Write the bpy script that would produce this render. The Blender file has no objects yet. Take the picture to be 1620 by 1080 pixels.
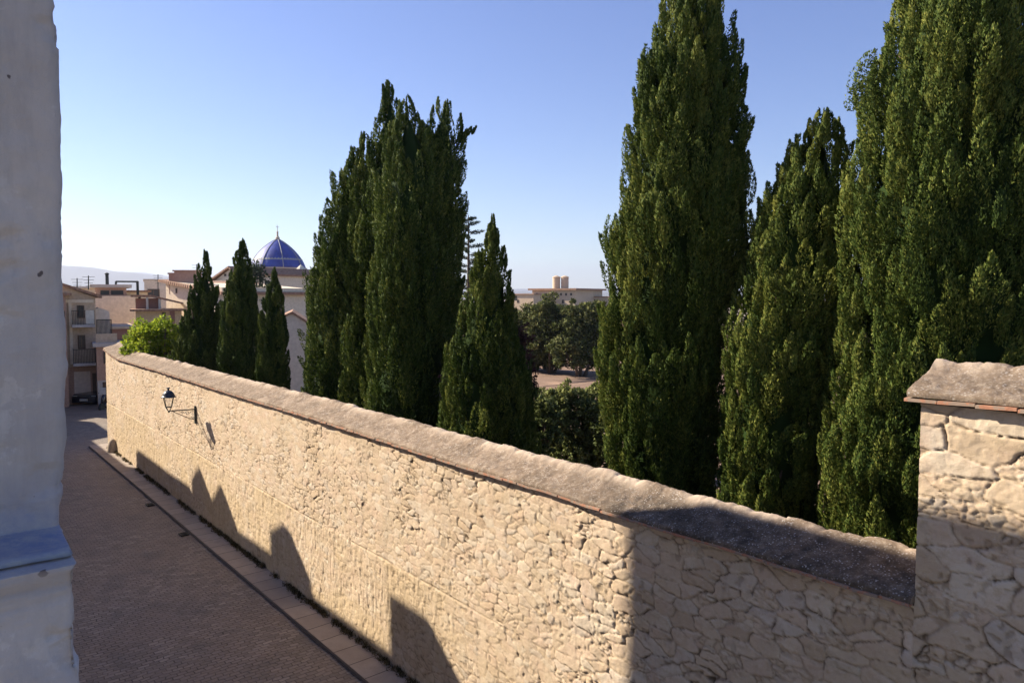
import bpy, math, random
import numpy as np
from mathutils import Vector, Matrix

random.seed(7)
scene = bpy.context.scene
COL = scene.collection

# ------------------------------------------------------------------ camera model
F, HZ, CAMZ = 1170.0, 470.0, 7.0
TH = math.atan((540 - HZ) / F)

def ray(px, py):
    u = (px - 810) / F; v = (540 - py) / F
    return np.array([u, math.cos(TH) + v * math.sin(TH), -math.sin(TH) + v * math.cos(TH)])

def at(px, py, d):
    """world point at a distance d (along +Y) in the direction of a photo position"""
    r = ray(px, py); r = r * (d / r[1])
    return np.array([r[0], r[1], r[2] + CAMZ])

def on_z(px, py, z):
    r = ray(px, py); r = r * ((z - CAMZ) / r[2])
    return np.array([r[0], r[1], z])

# wall frame: P0 + a*s + n*w     (a: away along the lane, n: towards the lane)
P0 = np.array([1.50, 9.05]); A = np.array([-0.638, 0.770]); A /= np.linalg.norm(A)
N = np.array([-A[1], A[0]])

def W(s, w, z):
    p = P0 + A * s + N * w
    return np.array([p[0], p[1], z])

def sw(p):
    q = np.array(p[:2]) - P0
    return float(q @ A), float(q @ N)

def wall_hit(px, py):
    r = ray(px, py); t = (N @ P0) / (N @ r[:2]); p = r * t
    return float((p[:2] - P0) @ A), p[2] + CAMZ

# sun
SAZ = np.array([-0.94, 0.34]); SAZ /= np.linalg.norm(SAZ)
SEL = math.radians(33.0)
SN, SA = float(SAZ @ N), float(SAZ @ A)

# ------------------------------------------------------------------ small helpers
def tag(o, label=None, cat=None, group=None, kind=None):
    if label: o['label'] = label
    if cat: o['category'] = cat
    if group: o['group'] = group
    if kind: o['kind'] = kind
    return o

def empty(name, loc, label, cat, group=None, rz=0.0):
    o = bpy.data.objects.new(name, None); COL.objects.link(o)
    o.location = Vector(loc); o.rotation_euler = (0, 0, rz); o.empty_display_size = .3
    return tag(o, label, cat, group)

def link(name, me, mat, parent=None, smooth=False):
    o = bpy.data.objects.new(name, me); COL.objects.link(o)
    if mat: me.materials.append(mat)
    if smooth:
        me.polygons.foreach_set('use_smooth', np.ones(len(me.polygons), dtype=bool))
    if parent:
        o.parent = parent
        bpy.context.view_layer.update()
        o.matrix_parent_inverse = Matrix.Identity(4)
        # vertices are given in world space for parts: move them into the parent's frame
        me.transform(world_inv(parent))
    return o

def world_inv(o):
    m = Matrix.Identity(4)
    while o is not None:
        m = Matrix.LocRotScale(o.location, o.rotation_euler, o.scale) @ m
        o = o.parent
    return m.inverted()

class MB:
    def __init__(s): s.v = []; s.f = []
    def add(s, vs, fs):
        b = len(s.v); s.v += [tuple(map(float, p)) for p in vs]; s.f += [tuple(i + b for i in f) for f in fs]
        return s
    def box(s, c, h, rz=0.0, taper=1.0):
        cs, sn = math.cos(rz), math.sin(rz); vs = []
        for k in (-1, 1):
            t = 1.0 if k < 0 else taper
            for (i, j) in ((-1, -1), (1, -1), (1, 1), (-1, 1)):
                x, y = i * h[0] * t, j * h[1] * t
                vs.append((c[0] + x * cs - y * sn, c[1] + x * sn + y * cs, c[2] + k * h[2]))
        return s.add(vs, [(3, 2, 1, 0), (4, 5, 6, 7), (0, 1, 5, 4), (1, 2, 6, 5), (2, 3, 7, 6), (3, 0, 4, 7)])
    def bar(s, p, q, w, t=None, up=(0, 0, 1)):
        p, q = Vector(p), Vector(q); d = (q - p).normalized(); up = Vector(up)
        if abs(d.dot(up)) > .98: up = Vector((0, 1, 0))
        x = d.cross(up).normalized(); y = x.cross(d); t = t or w; vs = []
        for e in (p, q):
            for (i, j) in ((-1, -1), (1, -1), (1, 1), (-1, 1)): vs.append(e + x * (i * w / 2) + y * (j * t / 2))
        return s.add(vs, [(3, 2, 1, 0), (4, 5, 6, 7), (0, 1, 5, 4), (1, 2, 6, 5), (2, 3, 7, 6), (3, 0, 4, 7)])
    def tube(s, pts, rad, n=8):
        pts = [Vector(p) for p in pts]; rings = []
        for i, p in enumerate(pts):
            d = (pts[min(i + 1, len(pts) - 1)] - pts[max(i - 1, 0)]).normalized()
            u = Vector((1, 0, 0)) if abs(d.x) < .8 else Vector((0, 1, 0))
            x = d.cross(u).normalized(); y = d.cross(x)
            r = rad[i] if hasattr(rad, '__len__') else rad
            rings.append([p + x * (r * math.cos(2 * math.pi * k / n)) + y * (r * math.sin(2 * math.pi * k / n)) for k in range(n)])
        vs = [q for r in rings for q in r]; fs = []
        for i in range(len(pts) - 1):
            for k in range(n):
                k2 = (k + 1) % n
                fs.append((i * n + k, i * n + k2, (i + 1) * n + k2, (i + 1) * n + k))
        fs.append(tuple(range(n))[::-1]); m = (len(pts) - 1) * n; fs.append(tuple(range(m, m + n)))
        return s.add(vs, fs)
    def lathe(s, c, prof, n=16, sx=1, sy=1, rot=0):
        vs = []; fs = []
        for (r, z) in prof:
            for k in range(n):
                t = 2 * math.pi * k / n + rot; vs.append((c[0] + r * sx * math.cos(t), c[1] + r * sy * math.sin(t), c[2] + z))
        for i in range(len(prof) - 1):
            for k in range(n):
                k2 = (k + 1) % n; fs.append((i * n + k, i * n + k2, (i + 1) * n + k2, (i + 1) * n + k))
        fs.append(tuple(range(n))[::-1]); m = (len(prof) - 1) * n; fs.append(tuple(range(m, m + n)))
        return s.add(vs, fs)
    def prism(s, poly, ex):
        """poly: list of 3-D points of one face, ex: extrusion vector"""
        n = len(poly); ex = np.array(ex, float)
        vs = [np.array(p, float) for p in poly] + [np.array(p, float) + ex for p in poly]
        fs = [tuple(range(n)), tuple(range(2 * n - 1, n - 1, -1))]
        fs += [(i, i + n, (i + 1) % n + n, (i + 1) % n) for i in range(n)]
        return s.add(vs, fs)
    def build(s, name, mat, parent=None, smooth=False, bevel=0.0):
        me = bpy.data.meshes.new(name); me.from_pydata(s.v, [], s.f); me.update()
        import bmesh
        bm = bmesh.new(); bm.from_mesh(me); bmesh.ops.recalc_face_normals(bm, faces=bm.faces)
        if bevel: bmesh.ops.bevel(bm, geom=bm.edges[:], offset=bevel, segments=2, affect='EDGES')
        bm.to_mesh(me); bm.free()
        return link(name, me, mat, parent, smooth)

# ------------------------------------------------------------------ numpy noise
def _h(ix, iy, seed):
    n = (ix.astype(np.int64) * 374761393 + iy.astype(np.int64) * 668265263 + seed * 974711) & 0x7fffffff
    n = ((n ^ (n >> 13)) * 1274126177) & 0x7fffffff
    n = ((n ^ (n >> 16)) * 2246822519) & 0x7fffffff
    return (n ^ (n >> 15)) % 1000003 / 1000003.0
def vn(x, y, seed=0):
    xi, yi = np.floor(x), np.floor(y); fx, fy = x - xi, y - yi
    fx = fx * fx * fx * (fx * (fx * 6 - 15) + 10); fy = fy * fy * fy * (fy * (fy * 6 - 15) + 10)
    a, b, c, d = _h(xi, yi, seed), _h(xi + 1, yi, seed), _h(xi, yi + 1, seed), _h(xi + 1, yi + 1, seed)
    return (a * (1 - fx) + b * fx) * (1 - fy) + (c * (1 - fx) + d * fx) * fy
def fbm(x, y, seed=0, o=4):
    t = 0; m = 0; k = 1.0
    for i in range(o): t = t + vn(x * 2 ** i + 17.3 * i, y * 2 ** i - 9.1 * i, seed + i) * k; m += k; k *= .5
    return t / m
def voro(x, y, seed, jit=.85):
    xi, yi = np.floor(x), np.floor(y)
    f1 = np.full(x.shape, 9.0); f2 = f1.copy(); cid = np.zeros(x.shape); ox = f1 * 0; oy = f1 * 0
    for i in (-1, 0, 1):
        for j in (-1, 0, 1):
            cx, cy = xi + i, yi + j
            px = cx + .5 + jit * (_h(cx, cy, seed) - .5); py = cy + .5 + jit * (_h(cx, cy, seed + 5) - .5)
            # staggered rows, every cell a slightly different weight
            d = (np.abs(px - x) ** 3 + np.abs(py - y) ** 3) ** (1 / 3) - .16 * _h(cx, cy, seed + 9)
            c = _h(cx, cy, seed + 11); m = d < f1
            f2 = np.where(m, f1, np.minimum(f2, d)); ox = np.where(m, x - px, ox); oy = np.where(m, y - py, oy)
            cid = np.where(m, c, cid); f1 = np.where(m, d, f1)
    return f2 - f1, cid, ox, oy
def sstep(a, b, x):
    t = np.clip((x - a) / (b - a), 0, 1); return t * t * (3 - 2 * t)

def grid_mesh(name, V, nu, nv, attrs=None, extra=None):
    """V: (nu*nv,3) row-major; extra = (verts, faces) appended"""
    i, j = np.meshgrid(np.arange(nu - 1), np.arange(nv - 1), indexing='ij')
    a = (i * nv + j).ravel(); Q = np.stack([a, a + nv, a + nv + 1, a + 1], 1)
    return raw_mesh(name, V, Q, attrs, extra)

def raw_mesh(name, V, Q, attrs=None, extra=None):
    V = np.asarray(V, np.float32); Q = np.asarray(Q, np.int32)
    nb = len(V)
    if extra:
        V = np.concatenate([V, np.asarray(extra[0], np.float32)]); Q = np.concatenate([Q, np.asarray(extra[1], np.int32) + nb])
    me = bpy.data.meshes.new(name)
    me.vertices.add(len(V)); me.vertices.foreach_set('co', V.ravel())
    me.loops.add(Q.size); me.loops.foreach_set('vertex_index', Q.ravel())
    me.polygons.add(len(Q)); me.polygons.foreach_set('loop_start', np.arange(0, Q.size, Q.shape[1], dtype=np.int32))
    me.update(calc_edges=True)
    for k, v in (attrs or {}).items():
        v = np.asarray(v, np.float32).ravel()
        if len(v) < len(V): v = np.concatenate([v, np.full(len(V) - len(v), float(v.mean()), np.float32)])
        at_ = me.attributes.new(k, 'FLOAT', 'POINT'); at_.data.foreach_set('value', v)
    me.validate()
    return me

# ------------------------------------------------------------------ materials
def nodes(name):
    m = bpy.data.materials.new(name); m.use_nodes = True
    nt = m.node_tree; b = nt.nodes['Principled BSDF']
    return m, nt, b
def nd(nt, t, **kw):
    n = nt.nodes.new(t)
    for k, v in kw.items():
        if k in n.inputs: n.inputs[k].default_value = v
        else: setattr(n, k, v)
    return n
def L(nt, a, b): nt.links.new(a, b)
def ramp(nt, fac, stops):
    r = nt.nodes.new('ShaderNodeValToRGB'); e = r.color_ramp.elements
    while len(e) < len(stops): e.new(.5)
    for i, (p, c) in enumerate(stops):
        e[i].position = p; e[i].color = (*c, 1) if len(c) == 3 else c
    L(nt, fac, r.inputs[0]); return r.outputs[0]
def mix(nt, fac, a, b, mode='MIX'):
    m = nt.nodes.new('ShaderNodeMix'); m.data_type = 'RGBA'; m.blend_type = mode
    for s, v in ((0, fac), (6, a), (7, b)):
        if hasattr(v, 'links') or isinstance(v, bpy.types.NodeSocket): L(nt, v, m.inputs[s])
        elif s == 0: m.inputs[0].default_value = v
        else: m.inputs[s].default_value = (*v, 1)
    return m.outputs[2]
def noise(nt, scale, detail=5, rough=.6, vec=None, dist=0.0):
    n = nd(nt, 'ShaderNodeTexNoise', Scale=scale, Detail=detail, Roughness=rough, Distortion=dist)
    if vec: L(nt, vec, n.inputs['Vector'])
    return n.outputs['Fac']
def objco(nt, scale=None):
    tc = nt.nodes.new('ShaderNodeTexCoord').outputs['Object']
    if scale:
        mp = nt.nodes.new('ShaderNodeMapping'); mp.inputs['Scale'].default_value = scale; L(nt, tc, mp.inputs[0]); return mp.outputs[0]
    return tc
def bump(nt, b, h, strength=.4, dist=.02):
    n = nd(nt, 'ShaderNodeBump', Strength=strength, Distance=dist); L(nt, h, n.inputs['Height']); L(nt, n.outputs[0], b.inputs['Normal'])
def attr(nt, name):
    n = nt.nodes.new('ShaderNodeAttribute'); n.attribute_name = name; return n.outputs['Fac']

def mottled(name, c1, c2, scale=3.0, fine=40.0, rough=.9, bstr=.3, bdist=.01, spot=None, metal=0.0):
    m, nt, b = nodes(name); co = objco(nt)
    c = ramp(nt, noise(nt, scale, 6, .65, co), [(.3, c1), (.7, c2)])
    c = mix(nt, .35, c, ramp(nt, noise(nt, fine, 3, .6, co), [(.3, tuple(x * .7 for x in c1)), (.7, tuple(min(1, x * 1.2) for x in c2))]))
    if spot:
        c = mix(nt, ramp(nt, noise(nt, spot[1], 4, .7, co), [(spot[2], (0, 0, 0)), (spot[2] + .06, (1, 1, 1))]), c, spot[0])
    L(nt, c, b.inputs['Base Color']); b.inputs['Roughness'].default_value = rough; b.inputs['Metallic'].default_value = metal
    b.inputs['Specular IOR Level'].default_value = .25
    if bstr: bump(nt, b, noise(nt, fine, 6, .65, co), bstr, bdist)
    return m

def stone_mat():
    m, nt, b = nodes('rubble_stone'); co = objco(nt)
    tone, crack, low = attr(nt, 'tone'), attr(nt, 'crack'), attr(nt, 'low')
    c = ramp(nt, tone, [(0.0, (.40, .285, .19)), (.18, (.52, .40, .27)), (.4, (.59, .47, .335)), (.6, (.55, .42, .30)), (.72, (.62, .52, .39)), (.88, (.50, .42, .33)), (1, (.67, .59, .48))])
    c = mix(nt, ramp(nt, noise(nt, 3.3, 6, .7, co), [(.48, (0, 0, 0)), (.68, (.55, .55, .55))]), c, (.50, .345, .25))
    c = mix(nt, ramp(nt, noise(nt, .7, 5, .7, objco(nt, (2.2, 2.2, .5))), [(.52, (0, 0, 0)), (.72, (.45, .45, .45))]), c, (.40, .33, .255))
    c = mix(nt, ramp(nt, noise(nt, 1.1, 6, .65, co), [(.42, (0, 0, 0)), (.7, (.5, .5, .5))]), c, (.42, .33, .21))
    c = mix(nt, ramp(nt, noise(nt, 9, 6, .7, co), [(.5, (0, 0, 0)), (.75, (.65, .65, .65))]), c, (.36, .265, .165))
    c = mix(nt, ramp(nt, noise(nt, 30, 4, .7, co), [(.6, (0, 0, 0)), (.75, (.6, .6, .6))]), c, (.62, .55, .44))
    lowc = ramp(nt, noise(nt, 1.0, 6, .7, objco(nt, (5, 5, 1.2))), [(.3, (.38, .28, .16)), (.5, (.51, .39, .24)), (.72, (.58, .46, .31))])
    c = mix(nt, low, c, lowc)
    c = mix(nt, crack, c, (.15, .105, .065))
    L(nt, c, b.inputs['Base Color']); b.inputs['Roughness'].default_value = .95; b.inputs['Specular IOR Level'].default_value = .15
    bump(nt, b, mix(nt, .4, noise(nt, 34, 8, .78, co), noise(nt, 120, 4, .7, co)), .9, .014)
    return m

def coping_mat():
    m, nt, b = nodes('weathered_mortar'); co = objco(nt)
    c = ramp(nt, noise(nt, 2.2, 6, .7, co), [(.3, (.125, .092, .064)), (.5, (.20, .148, .105)), (.7, (.285, .215, .155))])
    sp = nd(nt, 'ShaderNodeTexVoronoi', Scale=34.0); L(nt, co, sp.inputs['Vector'])
    sel = mix(nt, 1.0, ramp(nt, sp.outputs['Distance'], [(.22, (1, 1, 1)), (.40, (0, 0, 0))]),
              ramp(nt, noise(nt, 5, 5, .75, co), [(.48, (0, 0, 0)), (.66, (.8, .8, .8))]), 'MULTIPLY')
    c = mix(nt, ramp(nt, noise(nt, 11, 6, .8, co), [(.5, (0, 0, 0)), (.62, (.75, .75, .75))]), c, (.36, .295, .225))
    c = mix(nt, sel, c, (.50, .46, .42))
    c = mix(nt, ramp(nt, noise(nt, 40, 5, .8, co), [(.56, (0, 0, 0)), (.72, (.8, .8, .8))]), c, (.46, .41, .35))
    c = mix(nt, ramp(nt, noise(nt, 26, 4, .7, co), [(.62, (0, 0, 0)), (.7, (1, 1, 1))]), c, (.07, .06, .055))
    c = mix(nt, mix(nt, 1.0, attr(nt, 'shade_crust'), ramp(nt, noise(nt, 6, 6, .75, co), [(.36, (1, 1, 1)), (.66, (.25, .25, .25))]), 'MULTIPLY'), c, (.058, .047, .037))  # near-end shade painted into the colour, broken up like dark lichen
    c = mix(nt, mix(nt, .8, mix(nt, 1.0, attr(nt, 'shade_crust'), ramp(nt, sp.outputs['Distance'], [(.20, (1, 1, 1)), (.34, (0, 0, 0))]), 'MULTIPLY'), ramp(nt, noise(nt, 9, 4, .7, co), [(.5, (0, 0, 0)), (.6, (1, 1, 1))]), 'MULTIPLY'), c, (.42, .39, .36))
    rg = attr(nt, 'ridge')
    c = mix(nt, rg, c, ramp(nt, noise(nt, 4, 5, .7, co), [(.35, (.38, .29, .22)), (.6, (.52, .43, .33)), (.75, (.45, .26, .16))]))
    L(nt, c, b.inputs['Base Color']); b.inputs['Roughness'].default_value = .95; b.inputs['Specular IOR Level'].default_value = .12
    bump(nt, b, noise(nt, 45, 6, .75, co), .7, .015)
    return m

def whitewash_mat():
    m, nt, b = nodes('old_whitewash'); co = objco(nt)
    c = ramp(nt, noise(nt, 1.6, 6, .65, co), [(.3, (.40, .36, .33)), (.55, (.51, .46, .41)), (.75, (.58, .52, .45))])
    c = mix(nt, ramp(nt, noise(nt, 3.2, 8, .72, co), [(.555, (0, 0, 0)), (.57, (.5, .5, .5))]), c, (.60, .56, .51))
    c = mix(nt, ramp(nt, noise(nt, 6, 7, .7, objco(nt, (1.6, 1.6, .22))), [(.52, (0, 0, 0)), (.70, (.45, .45, .45))]), c, (.30, .28, .265))
    blue = attr(nt, 'blue')
    bl = ramp(nt, noise(nt, 7, 6, .75, co), [(.32, (0, 0, 0)), (.62, (1, 1, 1))])
    c = mix(nt, ramp(nt, noise(nt, 5, 7, .75, objco(nt, (1, 1, .5))), [(.45, (0, 0, 0)), (.7, (.6, .6, .6))]), c, (.36, .345, .33))
    c = mix(nt, mix(nt, 1.0, blue, bl, 'MULTIPLY'), c, (.17, .205, .33))
    c = mix(nt, ramp(nt, noise(nt, 14, 6, .8, co), [(.60, (0, 0, 0)), (.72, (.5, .5, .5))]), c, (.33, .32, .32))
    c = mix(nt, ramp(nt, noise(nt, 22, 2, .5, co), [(.735, (0, 0, 0)), (.765, (1, 1, 1))]), c, (.12, .10, .095))
    c = mix(nt, attr(nt, 'strata'), c, (.36, .31, .26))
    L(nt, c, b.inputs['Base Color']); b.inputs['Roughness'].default_value = .9; b.inputs['Specular IOR Level'].default_value = .2
    bump(nt, b, noise(nt, 28, 7, .7, co), .5, .012)
    return m

def leaf_mat(name, dark, mid, light, trans=.18):
    m, nt, b = nodes(name)
    c = ramp(nt, attr(nt, 'tint'), [(0, dark), (.5, mid), (1, light)])
    L(nt, c, b.inputs['Base Color']); b.inputs['Roughness'].default_value = .7; b.inputs['Specular IOR Level'].default_value = .10
    tr = nt.nodes.new('ShaderNodeBsdfTranslucent'); L(nt, c, tr.inputs['Color'])
    mx = nt.nodes.new('ShaderNodeMixShader'); mx.inputs[0].default_value = trans
    L(nt, b.outputs[0], mx.inputs[1]); L(nt, tr.outputs[0], mx.inputs[2])
    L(nt, mx.outputs[0], nt.nodes['Material Output'].inputs['Surface'])
    return m

def cobble_mat():
    m, nt, b = nodes('lane_setts')
    tc = nt.nodes.new('ShaderNodeTexCoord').outputs['Object']
    mp = nt.nodes.new('ShaderNodeMapping'); mp.inputs['Rotation'].default_value = (0, 0, -math.atan2(N[1], N[0])); L(nt, tc, mp.inputs[0])
    wn = nd(nt, 'ShaderNodeTexNoise', Scale=3.0, Detail=3.0); L(nt, mp.outputs[0], wn.inputs['Vector'])
    ad = nt.nodes.new('ShaderNodeVectorMath'); ad.operation = 'MULTIPLY_ADD'; ad.inputs[1].default_value = (.16, .11, 0)
    L(nt, wn.outputs['Color'], ad.inputs[0]); L(nt, mp.outputs[0], ad.inputs[2])
    br = nd(nt, 'ShaderNodeTexBrick'); br.inputs['Scale'].default_value = 1.0; br.inputs['Brick Width'].default_value = .19
    br.inputs['Row Height'].default_value = .105; br.inputs['Mortar Size'].default_value = .011; br.inputs['Mortar Smooth'].default_value = .5
    br.inputs['Bias'].default_value = 0.0; br.offset = .5
    br.inputs['Color1'].default_value = (.15, .15, .15, 1); br.inputs['Color2'].default_value = (.85, .85, .85, 1); br.inputs['Mortar'].default_value = (.5, .5, .5, 1)
    L(nt, ad.outputs[0], br.inputs['Vector'])
    c = ramp(nt, br.outputs['Color'], [(0, (.155, .126, .098)), (.4, (.225, .185, .145)), (.75, (.285, .235, .185)), (1, (.40, .34, .275))])
    c = mix(nt, ramp(nt, noise(nt, .55, 5, .65, tc), [(.38, (0, 0, 0)), (.62, (.75, .75, .75))]), c, (.235, .183, .138))
    c = mix(nt, ramp(nt, noise(nt, .9, 6, .7, tc), [(.52, (0, 0, 0)), (.7, (.6, .6, .6))]), c, (.12, .11, .098))
    c = mix(nt, ramp(nt, noise(nt, 7, 5, .7, tc), [(.5, (0, 0, 0)), (.7, (.6, .6, .6))]), c, (.25, .205, .175))
    c = mix(nt, mix(nt, 1.0, br.outputs['Fac'], ramp(nt, noise(nt, 2.5, 4, .7, tc), [(.35, (.25, .25, .25)), (.65, (1, 1, 1))]), 'MULTIPLY'), c, (.085, .068, .058))
    L(nt, c, b.inputs['Base Color']); b.inputs['Roughness'].default_value = .75; b.inputs['Specular IOR Level'].default_value = .3
    hh = mix(nt, .25, ramp(nt, br.outputs['Fac'], [(0, (1, 1, 1)), (1, (0, 0, 0))]), ramp(nt, noise(nt, 16, 5, .7, tc), [(.2, (0, 0, 0)), (.8, (1, 1, 1))]))
    bump(nt, b, hh, .9, .03)
    return m

def slab_mat():
    m, nt, b = nodes('pavement_slabs')
    tc = nt.nodes.new('ShaderNodeTexCoord').outputs['Object']
    mp = nt.nodes.new('ShaderNodeMapping'); mp.inputs['Rotation'].default_value = (0, 0, -math.atan2(A[1], A[0])); L(nt, tc, mp.inputs[0])
    br = nd(nt, 'ShaderNodeTexBrick'); br.inputs['Scale'].default_value = 1.0; br.inputs['Brick Width'].default_value = .62
    br.inputs['Row Height'].default_value = 3.0; br.inputs['Mortar Size'].default_value = .010; br.offset = 0
    br.inputs['Color1'].default_value = (.2, .2, .2, 1); br.inputs['Color2'].default_value = (.8, .8, .8, 1); br.inputs['Mortar'].default_value = (.5, .5, .5, 1)
    L(nt, mp.outputs[0], br.inputs['Vector'])
    c = ramp(nt, br.outputs['Color'], [(0, (.27, .222, .178)), (1, (.38, .32, .262))])
    c = mix(nt, ramp(nt, noise(nt, 3, 6, .7, tc), [(.4, (0, 0, 0)), (.7, (.6, .6, .6))]), c, (.24, .19, .155))
    c = mix(nt, br.outputs['Fac'], c, (.07, .055, .045))
    L(nt, c, b.inputs['Base Color']); b.inputs['Roughness'].default_value = .85; b.inputs['Specular IOR Level'].default_value = .25
    bump(nt, b, noise(nt, 25, 6, .7, tc), .4, .012)
    return m

def roof_mat(name, c1, c2, ang=0.0):
    m, nt, b = nodes(name); co = objco(nt)
    wv = nd(nt, 'ShaderNodeTexWave', Scale=1.4, Distortion=.6, Detail=2.0); L(nt, co, wv.inputs['Vector'])
    c = ramp(nt, noise(nt, 2.5, 6, .75, co), [(.3, c1), (.7, c2)])
    L(nt, c, b.inputs['Base Color']); b.inputs['Roughness'].default_value = .9
    bump(nt, b, wv.outputs['Fac'], .6, .06)
    return m

M = {}
M['stone'] = stone_mat(); M['coping'] = coping_mat(); M['white'] = whitewash_mat()
M['terracotta'] = mottled('terracotta_edge', (.30, .13, .075), (.42, .22, .14), 6, 60, .85, .4, .006, ((.27, .2, .15), 9, .46))
M['cobble'] = cobble_mat(); M['slab'] = slab_mat()
M['kerb'] = mottled('kerb_stone', (.15, .12, .098), (.24, .195, .158), 3, 40)
M['iron'] = mottled('painted_iron', (.020, .024, .022), (.035, .04, .036), 8, 60, .5, .1, .002)
M['hood'] = mottled('lamp_hood_paint', (.018, .026, .045), (.03, .04, .062), 5, 60, .35, .05, .002)
M['bark'] = mottled('bark', (.07, .05, .035), (.15, .11, .08), 4, 30, .95, .8, .03)
M['soil'] = mottled('garden_soil', (.15, .098, .066), (.26, .175, .125), .6, 9, .95, .5, .03)
M['ground'] = mottled('town_ground', (.16, .13, .10), (.27, .22, .17), .05, 1.5, .95, 0)
M['cyp'] = leaf_mat('cypress_leaf', (.022, .043, .009), (.076, .110, .021), (.215, .222, .046))
M['cyp2'] = leaf_mat('cypress_leaf_cool', (.022, .042, .009), (.062, .095, .020), (.165, .18, .038))
M['broad'] = leaf_mat('olive_leaf', (.040, .054, .016), (.10, .115, .036), (.22, .215, .08))
M['bush'] = leaf_mat('bush_leaf', (.06, .08, .025), (.14, .165, .05), (.27, .28, .10))
M['lime'] = leaf_mat('bright_leaf', (.09, .15, .015), (.21, .29, .025), (.42, .46, .04), .45)
M['plum'] = leaf_mat('plum_leaf', (.035, .018, .018), (.075, .035, .032), (.17, .09, .075))
M['cedar'] = leaf_mat('cedar_needle', (.022, .035, .022), (.045, .065, .04), (.085, .11, .065))
M['grassy'] = leaf_mat('weed_blade', (.035, .03, .014), (.075, .06, .028), (.15, .12, .06))

# ------------------------------------------------------------------ lane, pavement, ground
def street_z(s): return 0.0 + .0142 * (np.clip(s, -8, 40) - 6)

def strip(name, w0, w1, s0, s1, dz, mat, nw=2, ds=1.0, rough=0.0, parent=None):
    ss = np.arange(s0, s1 + ds, ds); ww = np.linspace(w0, w1, nw)
    S, Wd = np.meshgrid(ss, ww, indexing='ij')
    Z = street_z(S) + dz + rough * (fbm(S * 1.3, Wd * 1.3, 3) - .5)
    V = np.stack([P0[0] + A[0] * S + N[0] * Wd, P0[1] + A[1] * S + N[1] * Wd, Z], -1).reshape(-1, 3)
    return link(name, grid_mesh(name, V, len(ss), nw), mat, parent)

g = MB(); g.add([(-14000, -300, -.9), (14000, -300, -.9), (14000, 14000, -.9), (-14000, 14000, -.9)], [(0, 1, 2, 3)])
tag(g.build('ground', M['ground']), kind='structure')
KW = .66                      # pavement width
tag(strip('lane', -14.0, 16, -14, 31.2, 0.0, M['cobble'], 40, .5, .05), kind='structure') if False else None
tag(strip('lane', KW - .02, 9.0, -14, 31.0, 0.0, M['cobble'], 22, .4, .06), kind='structure')
tag(strip('street', -16.0, 14.0, 31.0, 62.0, -.004, M['cobble'], 30, 1, .03), kind='structure')
pv = strip('pavement', -.15, KW, -9, 31.0, .075, M['slab'], 8, .25, .03); tag(pv, kind='structure')
kb = MB()
ss = np.arange(-9, 31.01, .25)
for i in range(len(ss) - 1):
    z0, z1 = street_z(ss[i]), street_z(ss[i + 1]); wob = .012 * math.sin(ss[i] * 2.1)
    kb.add([W(ss[i], KW, z0 + .085), W(ss[i + 1], KW, z1 + .085), W(ss[i + 1], KW, z1 - .06), W(ss[i], KW, z0 - .06)], [(0, 1, 2, 3)])
tag(kb.build('kerb', M['kerb']), kind='structure')
strip_g = strip('gutter', KW + .0, KW + .028, -9, 31.0, .032, mottled('gutter_dirt', (.07, .058, .047), (.12, .098, .08), 5, 30), 2, .4)
tag(strip_g, kind='structure')

# ------------------------------------------------------------------ stone wall
S_PIER = wall_hit(1452, 800)[0]
_ev = [wall_hit(*p) for p in ((1440, 950), (997, 817), (875, 777), (780, 749), (639, 705), (560, 679.5), (501, 661), (382, 626), (311, 604), (256, 587), (187, 567))]
S_END = wall_hit(168, 600)[0]
_es = np.array([e[0] for e in _ev] + [S_END - .6, S_END])
_ez = np.array([e[1] for e in _ev] + [_ev[-1][1] + .16, _ev[-1][1] + .26])
_es = np.concatenate([[-20], _es]); _ez = np.concatenate([[_ez[0]], _ez])
def top_z(s): return np.interp(s, _es, _ez)
S_PR = -15.0                              # pier runs on to the right, out of frame
PIER_Z = wall_hit(1456, 634)[1]           # underside of the pier's cap

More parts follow.
